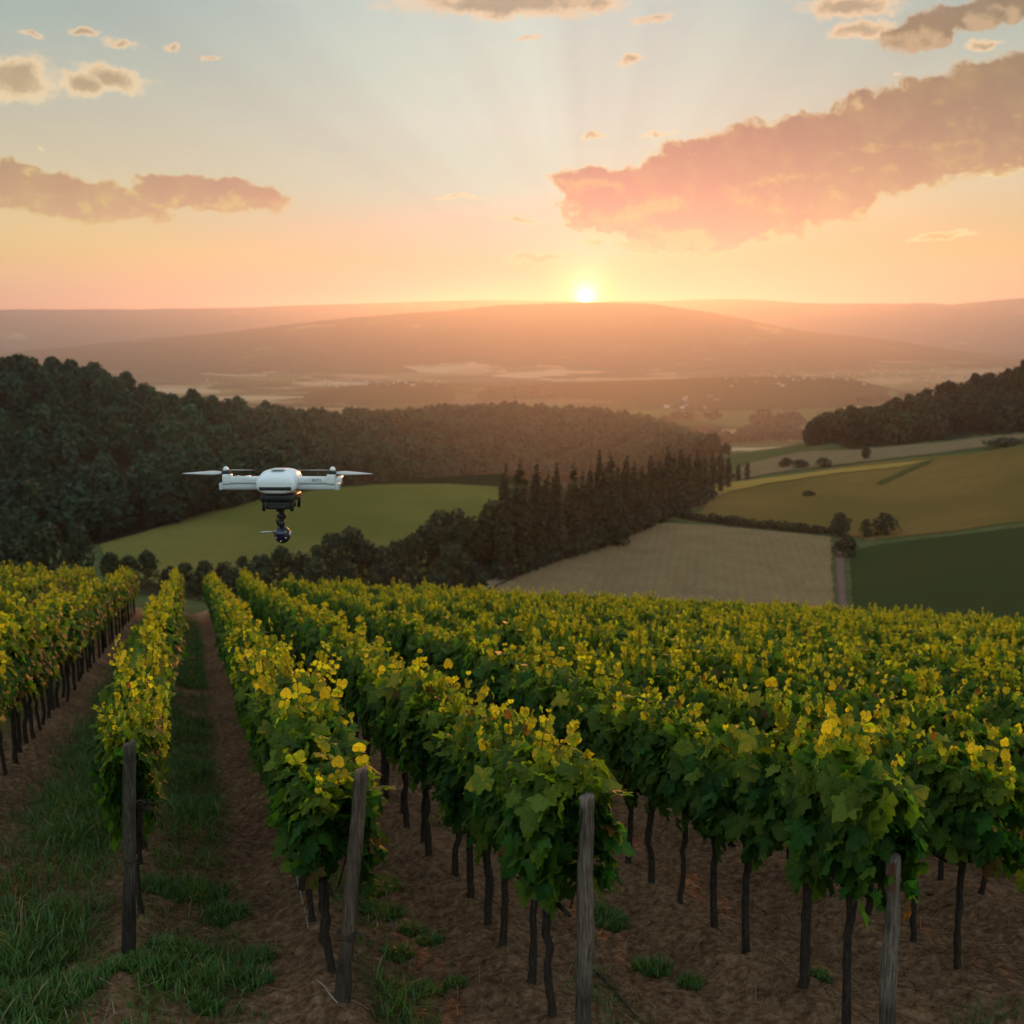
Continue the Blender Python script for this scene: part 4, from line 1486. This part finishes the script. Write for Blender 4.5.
def vine_trunk(seed):
    rg = np.random.default_rng(seed)
    A = Acc()
    h = rg.uniform(.84, .95)
    n = 11
    ts = np.linspace(0, 1, n)
    wob = np.cumsum(rg.normal(0, .010, (n, 2)), axis=0)
    pts = np.stack([wob[:, 0], wob[:, 1], ts * (h + .12) - .12], -1)
    rad = .030 * (1 + .55 * np.exp(-ts * 9) + .30 * np.exp(-((ts - 1) / .12) ** 2)) * rg.uniform(.85, 1.2)
    A.add(*tube(pts, rad, 9, rough=.16, seed=seed, twist=.12))
    top = pts[-1]
    for sg in (-1, 1):
        q_ = [top - [0, 0, .05], top + [sg * .12, rg.normal(0, .02), .03], top + [sg * .36, rg.normal(0, .03), .06 + rg.normal(0, .02)]]
        A.add(*tube(q_, [.026, .021, .013], 7, rough=.15, seed=seed + 3))
    for _ in range(5):                          # canes rising to the wires
        a = rg.uniform(-.34, .34)
        A.add(*tube([(a, 0, h), (a + rg.normal(0, .05), rg.normal(0, .06), 1.25), (a + rg.normal(0, .08), rg.normal(0, .08), 1.6)], [.007, .005, .003], 5, caps=False))
    return A


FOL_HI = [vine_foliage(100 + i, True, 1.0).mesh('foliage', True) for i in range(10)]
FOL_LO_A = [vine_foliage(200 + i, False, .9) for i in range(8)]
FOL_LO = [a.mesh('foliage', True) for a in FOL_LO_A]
TRK_A = [vine_trunk(300 + i) for i in range(7)]
TRK = [a.mesh('trunk', True) for a in TRK_A]
VGAP = 0.62


def row_phrase(k):
    if k == 1:
        return 'row behind the twig-bearing post'
    if k == 2:
        return 'row behind the leaning post'
    if k == 3:
        return 'row behind the flat-topped grey post'
    if k == 4:
        return 'row behind the pale-topped post'
    if k < 1:
        return f'{ordinal(1 - k)} row left of the twig-bearing post'
    return f'{ordinal(k - 4)} row right of the pale-topped post'


def build_vines():
    rg = np.random.default_rng(77)
    vines = []
    for k in ROWS:
        u = row_u[k]
        w0 = post_w[k] + (.42 if k != 1 else .85) if k in post_w else 3.0
        if k == 0:
            w0 = 6.6
        if k == 5:
            w0 = 6.4
        for w in np.arange(w0, float(w_end(u)), VGAP):
            vines.append((k, u + rg.normal(0, .03), w + rg.normal(0, .05)))
    k_ = np.array([v[0] for v in vines])
    P = g_xyz(np.array([v[1] for v in vines]), np.array([v[2] for v in vines]))
    px, py, zc = project(P + np.array([0, 0, 1.5]))
    ok = (P[:, 1] > 2.5) & (px > -F * 2.2 / zc - 40) & (px < 1024 + F * 2.2 / zc + 60) & (py < 1300)
    inview = (P[:, 1] > 3) & (px > -.35 * F / zc) & (px < 1024 + .35 * F / zc) & (py < 1040)
    order = sorted(np.nonzero(inview)[0], key=lambda i: zc[i])[:300]
    chosen = set(int(i) for i in order)
    cnt, names = {}, {}
    for i in sorted(chosen, key=lambda i: (k_[i], zc[i])):
        cnt[k_[i]] = cnt.get(k_[i], 0) + 1
        names[i] = f'{ordinal(cnt[k_[i]])} grapevine from the camera in the {row_phrase(int(k_[i]))}'
    for i in sorted(chosen, key=lambda i: zc[i]):
        flip = math.pi if rg.uniform() < .5 else 0
        e = empty('grapevine', P[i], names[i], 'grapevine', 'grapevines growing in trellised rows', ROW_ANG + flip)
        s = rg.uniform(.88, 1.06)
        e.scale = (1, rg.uniform(.88, 1.1) * (.74 if k_[i] == 1 and zc[i] < 16 else .76 if k_[i] > 4 else .95), s)
        hi = zc[i] < 13.5
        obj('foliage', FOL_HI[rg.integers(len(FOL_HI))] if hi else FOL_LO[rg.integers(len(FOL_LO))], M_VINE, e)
        obj('trunk', TRK[rg.integers(len(TRK))], M_BARK, e)
    rest = [i for i in np.nonzero(ok)[0] if int(i) not in chosen]
    V_, T_, Q_, C_, off = [], [], [], [], 0
    flat = []
    for a in FOL_LO_A:
        flat.append((np.concatenate(a.V), np.concatenate([p for p in a.P if p.shape[1] == 3]), np.concatenate([p for p in a.P if p.shape[1] == 4]), np.concatenate(a.C)))
    TV = np.concatenate(TRK_A[0].V)
    TQ = np.concatenate([p for p in TRK_A[0].P if p.shape[1] == 4])
    for i in rest:
        V, T3, Q4, C = flat[rg.integers(len(flat))]
        a = ROW_ANG + (math.pi if rg.uniform() < .5 else 0)
        c, s = math.cos(a), math.sin(a)
        sz, sy = rg.uniform(.88, 1.06), rg.uniform(.60, .82)
        for (vv, cc, t3, q4) in ((V, C, T3, Q4), (TV, np.tile([.035, .027, .02, 1.0], (len(TV), 1)), None, TQ)):
            V_.append(np.stack([vv[:, 0] * c - vv[:, 1] * sy * s, vv[:, 0] * s + vv[:, 1] * sy * c, vv[:, 2] * sz], -1) + P[i])
            C_.append(cc)
            if t3 is not None:
                T_.append(t3 + off)
            Q_.append(q4 + off)
            off += len(vv)
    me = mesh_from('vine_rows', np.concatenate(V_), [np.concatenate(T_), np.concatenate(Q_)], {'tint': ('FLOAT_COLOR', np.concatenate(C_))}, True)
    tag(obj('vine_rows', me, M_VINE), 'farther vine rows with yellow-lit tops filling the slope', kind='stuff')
    print('vines', len(chosen), 'rest', len(rest))


build_vines()


# ---------------------------------------------------------------- posts
def build_posts():
    spec = {1: (.043, (.62, .60, .58), 'upright dark grey post with a bunch of dry twigs on it'), 2: (.047, (.85, .74, .66), 'leaning weathered post with a wire tied round it'),
            3: (.050, (1.05, .98, .92), 'straight flat-topped grey post in front of the middle row'), 4: (.048, (1.12, 1.08, 1.05), 'short pale-topped post with a reddish split in its end')}
    for k, (rad, tint, lab) in spec.items():
        (bx, by), (tx, ty) = post_px[k]
        B = plane_hit(bx, by)
        u, w = xy_uw(B[0], B[1])
        B = g_xyz(u, w)
        # top: the pixel's ray at the depth of the base
        d = ray(tx, ty)
        T_ = d * (B[1] / d[1])
        ax = T_ - B
        rg = np.random.default_rng(400 + k)
        n = 22
        ts = np.concatenate([[-.08], np.linspace(0, 1, n)])
        pts = ax[None, :] * ts[:, None] + np.concatenate([[[0, 0, 0]], np.cumsum(rg.normal(0, .0022, (n, 3)) * [1, 1, 0], axis=0)])
        rr = rad * (1 + .06 * np.sin(ts * 9 + k)) * np.linspace(1.06, .94, len(ts))
        V, Pl = tube(pts, rr, 14, caps=False, rough=.06, seed=400 + k)
        base = np.array(tint)
        t_ = np.repeat(ts, 14)[:, None]
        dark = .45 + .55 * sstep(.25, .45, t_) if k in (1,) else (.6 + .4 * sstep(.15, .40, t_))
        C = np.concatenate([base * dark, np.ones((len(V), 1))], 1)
        # chamfered, slightly sloping cut top
        last = V[-14:]
        c = last.mean(0)
        tilt = np.array([0, 0, .012])
        ring = c + (last - c) * .86 + np.array([0, 0, .010]) + tilt * np.sign(last[:, 0:1] - c[0])
        cen = c + np.array([0, 0, .012])
        o = len(V)
        V = np.concatenate([V, ring, [cen]])
        j = np.arange(14)
        Pl = Pl + [np.stack([o - 14 + j, o - 14 + (j + 1) % 14, o + (j + 1) % 14, o + j], -1), np.stack([o + j, o + (j + 1) % 14, np.full(14, o + 14)], -1)]
        C = np.concatenate([C, np.tile([*(base * 1.15), 1], (15, 1))])
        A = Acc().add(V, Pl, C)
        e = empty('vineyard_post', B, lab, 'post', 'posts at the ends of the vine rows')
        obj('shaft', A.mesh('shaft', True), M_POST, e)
        if k == 4:
            # reddish heartwood shows where the end has split
            H = np.linalg.norm(ax)
            a = np.linspace(-.55, .45, 6) - math.pi / 2 + .05
            zz = [H * .995, H * .93, H * .845]
            V = np.array([(math.cos(q_) * rad * (.985 if i in (0, 5) else 1.05) + ax[0] * z / H, math.sin(q_) * rad * (.985 if i in (0, 5) else 1.05) + ax[1] * z / H, z + .012 * math.sin(i * 2.4)) for z in zz for i, q_ in enumerate(a)])
            Q = np.array([(r_ * 6 + i, r_ * 6 + i + 1, r_ * 6 + 7 + i, r_ * 6 + 6 + i) for r_ in range(2) for i in range(5)])
            tag(obj('split', mesh_from('split', V, [Q], {'tint': ('FLOAT_COLOR', np.tile([1.0, .42, .34, 1], (len(V), 1)))}), M_POST, e), 'dark reddish split wood at the top of the post')
        if k in (1, 2):
            t0 = .28 if k == 2 else .47
            c = ax * t0
            A = Acc()
            for q_ in range(4 if k == 2 else 2):
                a = np.linspace(0, 2 * math.pi, 17)
                ring = np.stack([np.cos(a) * rad * 1.10, np.sin(a) * rad * 1.10, .006 * np.sin(a * 2 + q_) + q_ * .011 + 0 * a], -1) + c
                A.add(*tube(ring, np.full(17, .0045), 6, caps=False))
            if k == 2:
                A.add(*tube([c + [rad, 0, .02], c + [rad + .035, -.01, .03], c + [rad + .045, -.01, -.015]], [.006, .006, .004], 6))
            obj('wire_tie', A.mesh('wire_tie', True), M_WIRE, e)


M_WIRE = mat_simple('rusty_wire', (.075, .05, .04), .6, .5, .6)
M_CORD = mat_simple('pale_cord', (.30, .26, .21), .8, .2)
build_posts()


def build_small():
    rg = np.random.default_rng(91)
    # bunch of dry twigs caught on the first post's wire
    d = ray(141, 806)
    B = plane_hit(130, 975)
    P = d * ((B[1] + .03) / d[1])
    tw = Acc()
    for i in range(16):
        a, el_ = rg.uniform(-.9, 1.2), rg.normal(.1, .5)
        L = rg.uniform(.05, .17)
        dr = np.array([math.cos(a) * math.cos(el_), math.sin(a) * .4 - .3, math.sin(el_)])
        s = np.array([rg.normal(0, .02), rg.normal(0, .02), rg.normal(0, .03)])
        tw.add(*tube([s - dr * .05, s + dr * L * .5 + [0, 0, .01], s + dr * L + [0, 0, -.02]], [.005, .004, .0015], 5))
    e = empty('twig_bunch', P, 'small bunch of dry dark twigs tied to the upright post', 'twigs')
    obj('twigs', tw.mesh('twigs', True), M_BARK, e)
    knot = Acc()
    for i in range(5):
        a = np.linspace(0, 2 * math.pi, 13)
        r_ = .022 + .004 * i
        knot.add(*tube(np.stack([np.cos(a) * r_ * .8, np.sin(a) * r_ * .6, np.sin(a * 2 + i) * .012 + (i - 2) * .012], -1), np.full(13, .006), 5, caps=False))
    obj('knot', knot.mesh('knot', True), M_BARK, e)
    # loose cord on the soil by the second row, and a cut cane by the third post
    for nm, pix, rr, mat, lab, cat in [
            ('loose_cord', [(276, 826), (280, 842), (289, 862), (294, 882), (299, 905), (306, 930), (309, 948)], .0045, M_CORD, 'thin pale cord lying on the soil beside the second row', 'cord'),
            ('cut_cane', [(592, 972), (604, 985), (617, 998), (634, 1016)], .007, M_BARK, 'thin cut vine cane lying right of the flat-topped post', 'twig'),
            ('cut_cane', [(318, 1002), (326, 1010), (330, 1020), (338, 1027)], .005, M_CORD, 'pale dry cane lying by the foot of the leaning post', 'twig')]:
        pts = []
        for (x, y) in pix:
            h = plane_hit(x, y)
            u, w = xy_uw(h[0], h[1])
            pts.append(g_xyz(u, w) + [0, 0, .012 + rg.uniform(0, .012)])
        pts = np.array(pts)
        t = np.linspace(0, len(pts) - 1, len(pts) * 5)
        fine = np.stack([np.interp(t, np.arange(len(pts)), pts[:, k]) for k in range(3)], -1)
        o = fine[0].copy()
        V, Pl = tube(fine - o, np.full(len(fine), rr), 6)
        tag(obj(nm, Acc().add(V, Pl).mesh(nm, True), mat, loc=o), lab, cat)


build_small()


# ================================================================= drone
def superell(u, n):
    return np.sign(np.cos(u)) * np.abs(np.cos(u)) ** (2 / n), np.sign(np.sin(u)) * np.abs(np.sin(u)) ** (2 / n)


def loft(sections, seg=40, expo=3.2):
    """body lofted along y through (y, half width, z bottom, z top) superellipse sections"""
    a = np.arange(seg) / seg * 2 * math.pi
    cx, cz = superell(a, expo)
    V = []
    for (y, hw, zb, zt) in sections:
        V.append(np.stack([cx * hw, np.full(seg, y), (zb + zt) / 2 + cz * (zt - zb) / 2], -1))
    V = np.concatenate(V)
    n = len(sections)
    i0 = np.arange(n - 1)[:, None] * seg
    j = np.arange(seg)[None]
    Q = np.stack([i0 + j, i0 + (j + 1) % seg, i0 + seg + (j + 1) % seg, i0 + seg + j], -1).reshape(-1, 4)
    return V, [Q[:, ::-1], np.arange(seg)[None], (np.arange(seg) + (n - 1) * seg)[None, ::-1]]


def rbox(c, s, bev=.004):
    bm = bmesh.new()
    bmesh.ops.create_cube(bm, size=1)
    for v in bm.verts:
        v.co = Vector((v.co.x * s[0], v.co.y * s[1], v.co.z * s[2])) + Vector(c)
    bmesh.ops.bevel(bm, geom=list(bm.edges), offset=min(bev, min(s) * .4), segments=2, affect='EDGES', profile=.6)
    bm.verts.index_update()
    V = np.array([v.co[:] for v in bm.verts])
    d = {}
    for f in bm.faces:
        d.setdefault(len(f.verts), []).append([v.index for v in f.verts])
    bm.free()
    return V, [np.array(x) for x in d.values()]


def cyl(c, r, h, axis='z', seg=24, bev=.003):
    zz = [(-h / 2, r - bev), (-h / 2 + bev, r), (h / 2 - bev, r), (h / 2, r - bev)]
    pts = np.array([(0, 0, z) for z, _ in zz])
    V, P = tube(pts, [q_[1] for q_ in zz], seg)
    if axis == 'x':
        V = V[:, [2, 1, 0]]
        P = [p[:, ::-1] for p in P]
    if axis == 'y':
        V = V[:, [0, 2, 1]]
        P = [p[:, ::-1] for p in P]
    return V + np.array(c), P


def sph(c, r, seg=24, ring=14, sq=(1, 1, 1)):
    t = np.linspace(.001, math.pi - .001, ring)
    pts = np.stack([0 * t, 0 * t, -np.cos(t) * r], -1)
    V, P = tube(pts, np.sin(t) * r, seg)
    return V * np.array(sq) + np.array(c), P


def blade(hub, ang, length, width, thick=.004, pitch=12, tilt=0.0):
    """one propeller blade leaving its hub at a bearing"""
    n = 14
    ts = np.linspace(0, 1, n)
    prof = np.interp(ts, [0, .08, .25, .5, .8, .95, 1], [.35, .55, 1.0, .88, .58, .34, .10])
    V = []
    for t, pr in zip(ts, prof):
        w = width * pr / 2
        tw = R(pitch * (1.5 - t))
        x = .008 + t * length
        for k, (yy, zz) in enumerate([(-w, 0), (-w * .4, thick * pr), (w * .5, thick * .8 * pr), (w, 0), (w * .3, -thick * .3 * pr), (-w * .5, -thick * .3 * pr)]):
            V.append((x, yy * math.cos(tw) - zz * math.sin(tw), yy * math.sin(tw) + zz * math.cos(tw) + x * math.tan(tilt)))
    V = np.array(V)
    c, s = math.cos(ang), math.sin(ang)
    V = np.stack([V[:, 0] * c - V[:, 1] * s, V[:, 0] * s + V[:, 1] * c, V[:, 2]], -1) + np.array(hub)
    i0 = np.arange(n - 1)[:, None] * 6
    j = np.arange(6)[None]
    Q = np.stack([i0 + j, i0 + (j + 1) % 6, i0 + 6 + (j + 1) % 6, i0 + 6 + j], -1).reshape(-1, 4)
    return V, [Q, np.arange(6)[None, ::-1], (np.arange(6) + (n - 1) * 6)[None]]


def build_drone():
    DIST = 6.0
    mw = mat_simple('white_shell', (.80, .82, .83), .32, .5, 0, 30, .03)
    mg = mat_simple('pale_grey_shell', (.58, .60, .62), .4, .5, 0, 30, .04)
    mk = mat_simple('black_plastic', (.014, .014, .016), .45, .5, 0, 50, .2)
    mdk = mat_simple('dark_grey_metal', (.045, .042, .042), .4, .5, .5, 50, .2)
    mp = mat_simple('blade_plastic', (.52, .50, .47), .35, .5, 0, 30, .05)
    ml = mat_simple('lens_glass', (.012, .010, .05), .08, .8)
    msil = mat_simple('silver_metal', (.55, .55, .58), .3, .5, .8)
    d = ray(281.5, 489)
    O = d * (DIST / d[1])
    e = empty('drone', O, 'white camera drone hovering above the vineyard with a gimbal camera below', 'drone')
    e.rotation_euler = (R(-3), 0, R(-1.0))
    k = DIST / F                                    # metres per photograph pixel at the drone
    # local frame: +x right, +y away from the camera (tail), -y nose, z up; z = 0 sits at photo row 489
    hw = 19.8 * k

    def z(row):
        return (489 - row) * k
    zt, zb = z(468.0), z(492.5)
    secs = [(-.1535, .10, zb + .040, zt - .074), (-.1533, .45, zb + .034, zt - .068), (-.152, .68, zb + .028, zt - .060), (-.150, .82, zb + .020, zt - .053), (-.147, .92, zb + .010, zt - .044), (-.134, .985, zb + .004, zt - .030), (-.10, 1.0, zb, zt - .014), (-.04, 1.0, zb, zt), (.04, .98, zb + .002, zt), (.11, .88, zb + .010, zt - .016),
            (.16, .72, zb + .02, zt - .036), (.185, .45, zb + .034, zt - .055)]
    A = Acc().add(*loft([(y, hw * s_, b, t) for y, s_, b, t in secs], 44, 2.9))
    body = obj('body', A.mesh('body', True), mw, e)
    zs = z(486.6)
    A = Acc().add(*rbox((0, -.1420, zs + .002), (hw * 1.62, .027, .020), .005))
    slot = obj('sensor_slot', A.mesh('sensor_slot'), mk, body)
    A = Acc().add(*rbox((0, -.05, zt - .001), (.07, .10, .006), .002))
    obj('top_hatch', A.mesh('top_hatch'), mg, body)
    for sx_ in (-1, 1):
        # front arm: a deep flat beam with the lighter rail of the folded rear arm under it
        x0, x1 = hw * .90, 55.0 * k
        A = Acc().add(*rbox((sx_ * (x0 + x1) / 2, -.045, z(479.2)), (x1 - x0, .050, 7.2 * k), .010))
        A.add(*rbox((sx_ * (x1 - 2.8 * k), -.045, z(478.2)), (8.5 * k, .058, 10.0 * k), .008))
        arm = obj('arm', A.mesh('arm'), mw, e)
        A = Acc().add(*rbox((sx_ * (x0 * .97 + 60 * k) / 2, -.035, z(485.9)), (60 * k - x0 * .97, .060, 6.4 * k), .012))
        A.add(*rbox((sx_ * 58.0 * k, -.035, z(485.6)), (4.0 * k, .066, 7.2 * k), .006))
        obj('arm_rail', A.mesh('arm_rail'), mg, arm)
        mx = sx_ * 53.6 * k
        A = Acc().add(*cyl((mx, -.045, z(471.6)), 4.4 * k, 3.6 * k, 'z', 28, .003))
        mot = obj('motor', A.mesh('motor', False), mdk, arm)
        A = Acc().add(*cyl((mx, -.045, z(468.6)), 2.9 * k, 2.8 * k, 'z', 24, .004))
        A.add(*sph((mx, -.045, z(467.4)), 2.3 * k, 18, 10, (1, 1, .8)))
        obj('hub', A.mesh('hub', True), mw, mot)
        zz = z(471.8)
        a_out = 0 if sx_ > 0 else math.pi
        A = Acc().add(*blade((mx, -.045, zz), a_out - .20 * sx_, 41 * k, 8.6 * k, .005, 22 * sx_, R(-.5)))
        ob = obj('propeller_blade', A.mesh('propeller_blade', True), mp, e)
        A = Acc().add(*blade((mx, -.045, zz + 2.2 * k), a_out + math.pi + .42 * sx_, 34 * k, 6.6 * k, .004, 10 * sx_, R(2.2)))
        obj('propeller_blade', A.mesh('propeller_blade', True), mp, e)
        # rear arm and motor, folded back behind the front ones
        A = Acc().add(*tube([(sx_ * hw * .8, .11, z(487)), (sx_ * 34 * k, .19, z(486)), (sx_ * 50 * k, .25, z(486.5))], [.017, .015, .016], 12))
        A.add(*cyl((sx_ * 50 * k, .25, z(485)), .020, .035, 'z', 20, .003))
        obj('rear_arm', A.mesh('rear_arm', True), mg, e)
        A = Acc()
        for a in (.5, .5 + math.pi):
            A.add(*blade((sx_ * 50 * k, .25, z(481.5)), math.pi / 2 + a * .12, .19, .035, .004, 12))
        obj('rear_propeller', A.mesh('rear_propeller', True), mp, e)
    # dark underside: battery tray, bracket and short skids
    A = Acc().add(*rbox((0, -.01, z(496.2)), (33 * k, .24, 7.0 * k), .010))
    for i in range(7):
        A.add(*rbox(((i - 3) * 4.4 * k, -.133, z(496.0)), (2.2 * k, .008, 4.2 * k), .001))
    tray = obj('battery_tray', A.mesh('battery_tray'), mk, e)
    A = Acc().add(*rbox((0, -.02, z(503.4)), (25 * k, .17, 9.0 * k), .012))
    A.add(*rbox((0, -.108, z(505.5)), (16 * k, .012, 3.0 * k), .003))
    obj('mount_box', A.mesh('mount_box'), mdk, tray)
    for sx_ in (-1, 1):
        A = Acc().add(*tube([(sx_ * 15.5 * k, -.09, z(498)), (sx_ * 14.4 * k, -.095, z(503)), (sx_ * 14.0 * k, -.098, z(509.5))], [.009, .008, .010], 10))
        obj('skid', Acc().add(*tube([(sx_ * 15.5 * k, .07, z(498)), (sx_ * 14.2 * k, .075, z(508.5))], [.009, .009], 10)).mesh('skid', True), mk, e)
        obj('skid', A.mesh('skid', True), mk, e)
    # gimbal column and ball camera
    A = Acc()
    for i, (r0, r1, rad) in enumerate([(507.5, 511.5, 4.4), (511.5, 514, 3.0), (514, 518.0, 4.2), (518, 520.5, 3.0), (520.5, 526, 3.9)]):
        A.add(*cyl(((.6 if i % 2 else -.5) * k, -.02, (z(r0) + z(r1)) / 2), rad * k, abs(z(r0) - z(r1)) * 1.04, 'z', 20, .003))
    A.add(*rbox((4.2 * k, -.03, z(516)), (2.0 * k, .02, 4.5 * k), .002))
    A.add(*rbox((-3.8 * k, -.03, z(521)), (1.6 * k, .02, 5.0 * k), .002))
    gim = obj('gimbal', A.mesh('gimbal'), mk, e)
    A = Acc().add(*sph((.8 * k, -.02, z(535)), 8.4 * k, 30, 18, (.98, .98, 1.06)))
    ball = obj('camera_ball', A.mesh('camera_ball', True), mk, gim)
    A = Acc().add(*cyl((.6 * k, -.02 - 8.0 * k, z(534)), 4.2 * k, 2.4 * k, 'y', 28, .003))
    obj('lens', A.mesh('lens'), ml, gim)
    A = Acc()
    for i, (a, b) in enumerate([(-5.0, 531), (-4.0, 537.5), (5.2, 531.5), (5.6, 537.5), (.5, 541)]):
        yy = -.02 - math.sqrt(max(0, 8.4 ** 2 - (a - .8) ** 2 - (b - 535) ** 2)) * k
        A.add(*cyl((a * k, yy, z(b)), .9 * k, .010, 'y', 12, .001))
    A.add(*cyl((8.6 * k, -.02, z(534.5)), 3.4 * k, 1.6 * k, 'x', 20, .002))
    obj('camera_trim', A.mesh('camera_trim'), msil, gim)
    A = Acc().add(*tube([(-7 * k, -.03, z(532.3)), (-14 * k, -.04, z(531.8)), (-20.5 * k, -.05, z(532.2))], [.0055, .005, .0035], 8))
    obj('antenna_rod', A.mesh('antenna_rod', True), msil, gim)
    # tiny dark marking on the right arm
    cu = bpy.data.curves.new('marking', 'FONT')
    cu.body = 'M171'
    cu.size = 4.2 * k
    cu.extrude = .0006
    tmp = bpy.data.objects.new('marking_source', cu)
    COL.objects.link(tmp)
    dg = bpy.context.evaluated_depsgraph_get()
    me = bpy.data.meshes.new_from_object(tmp.evaluated_get(dg))
    me.name = 'marking'
    bpy.data.objects.remove(tmp)
    arm_r = [c for c in e.children if c.name.startswith('arm')][-1]
    o = obj('marking', me, mk, arm_r)
    o.location = (33.5 * k, -.0712, z(480.6))
    o.rotation_euler = (R(90), 0, 0)


build_drone()
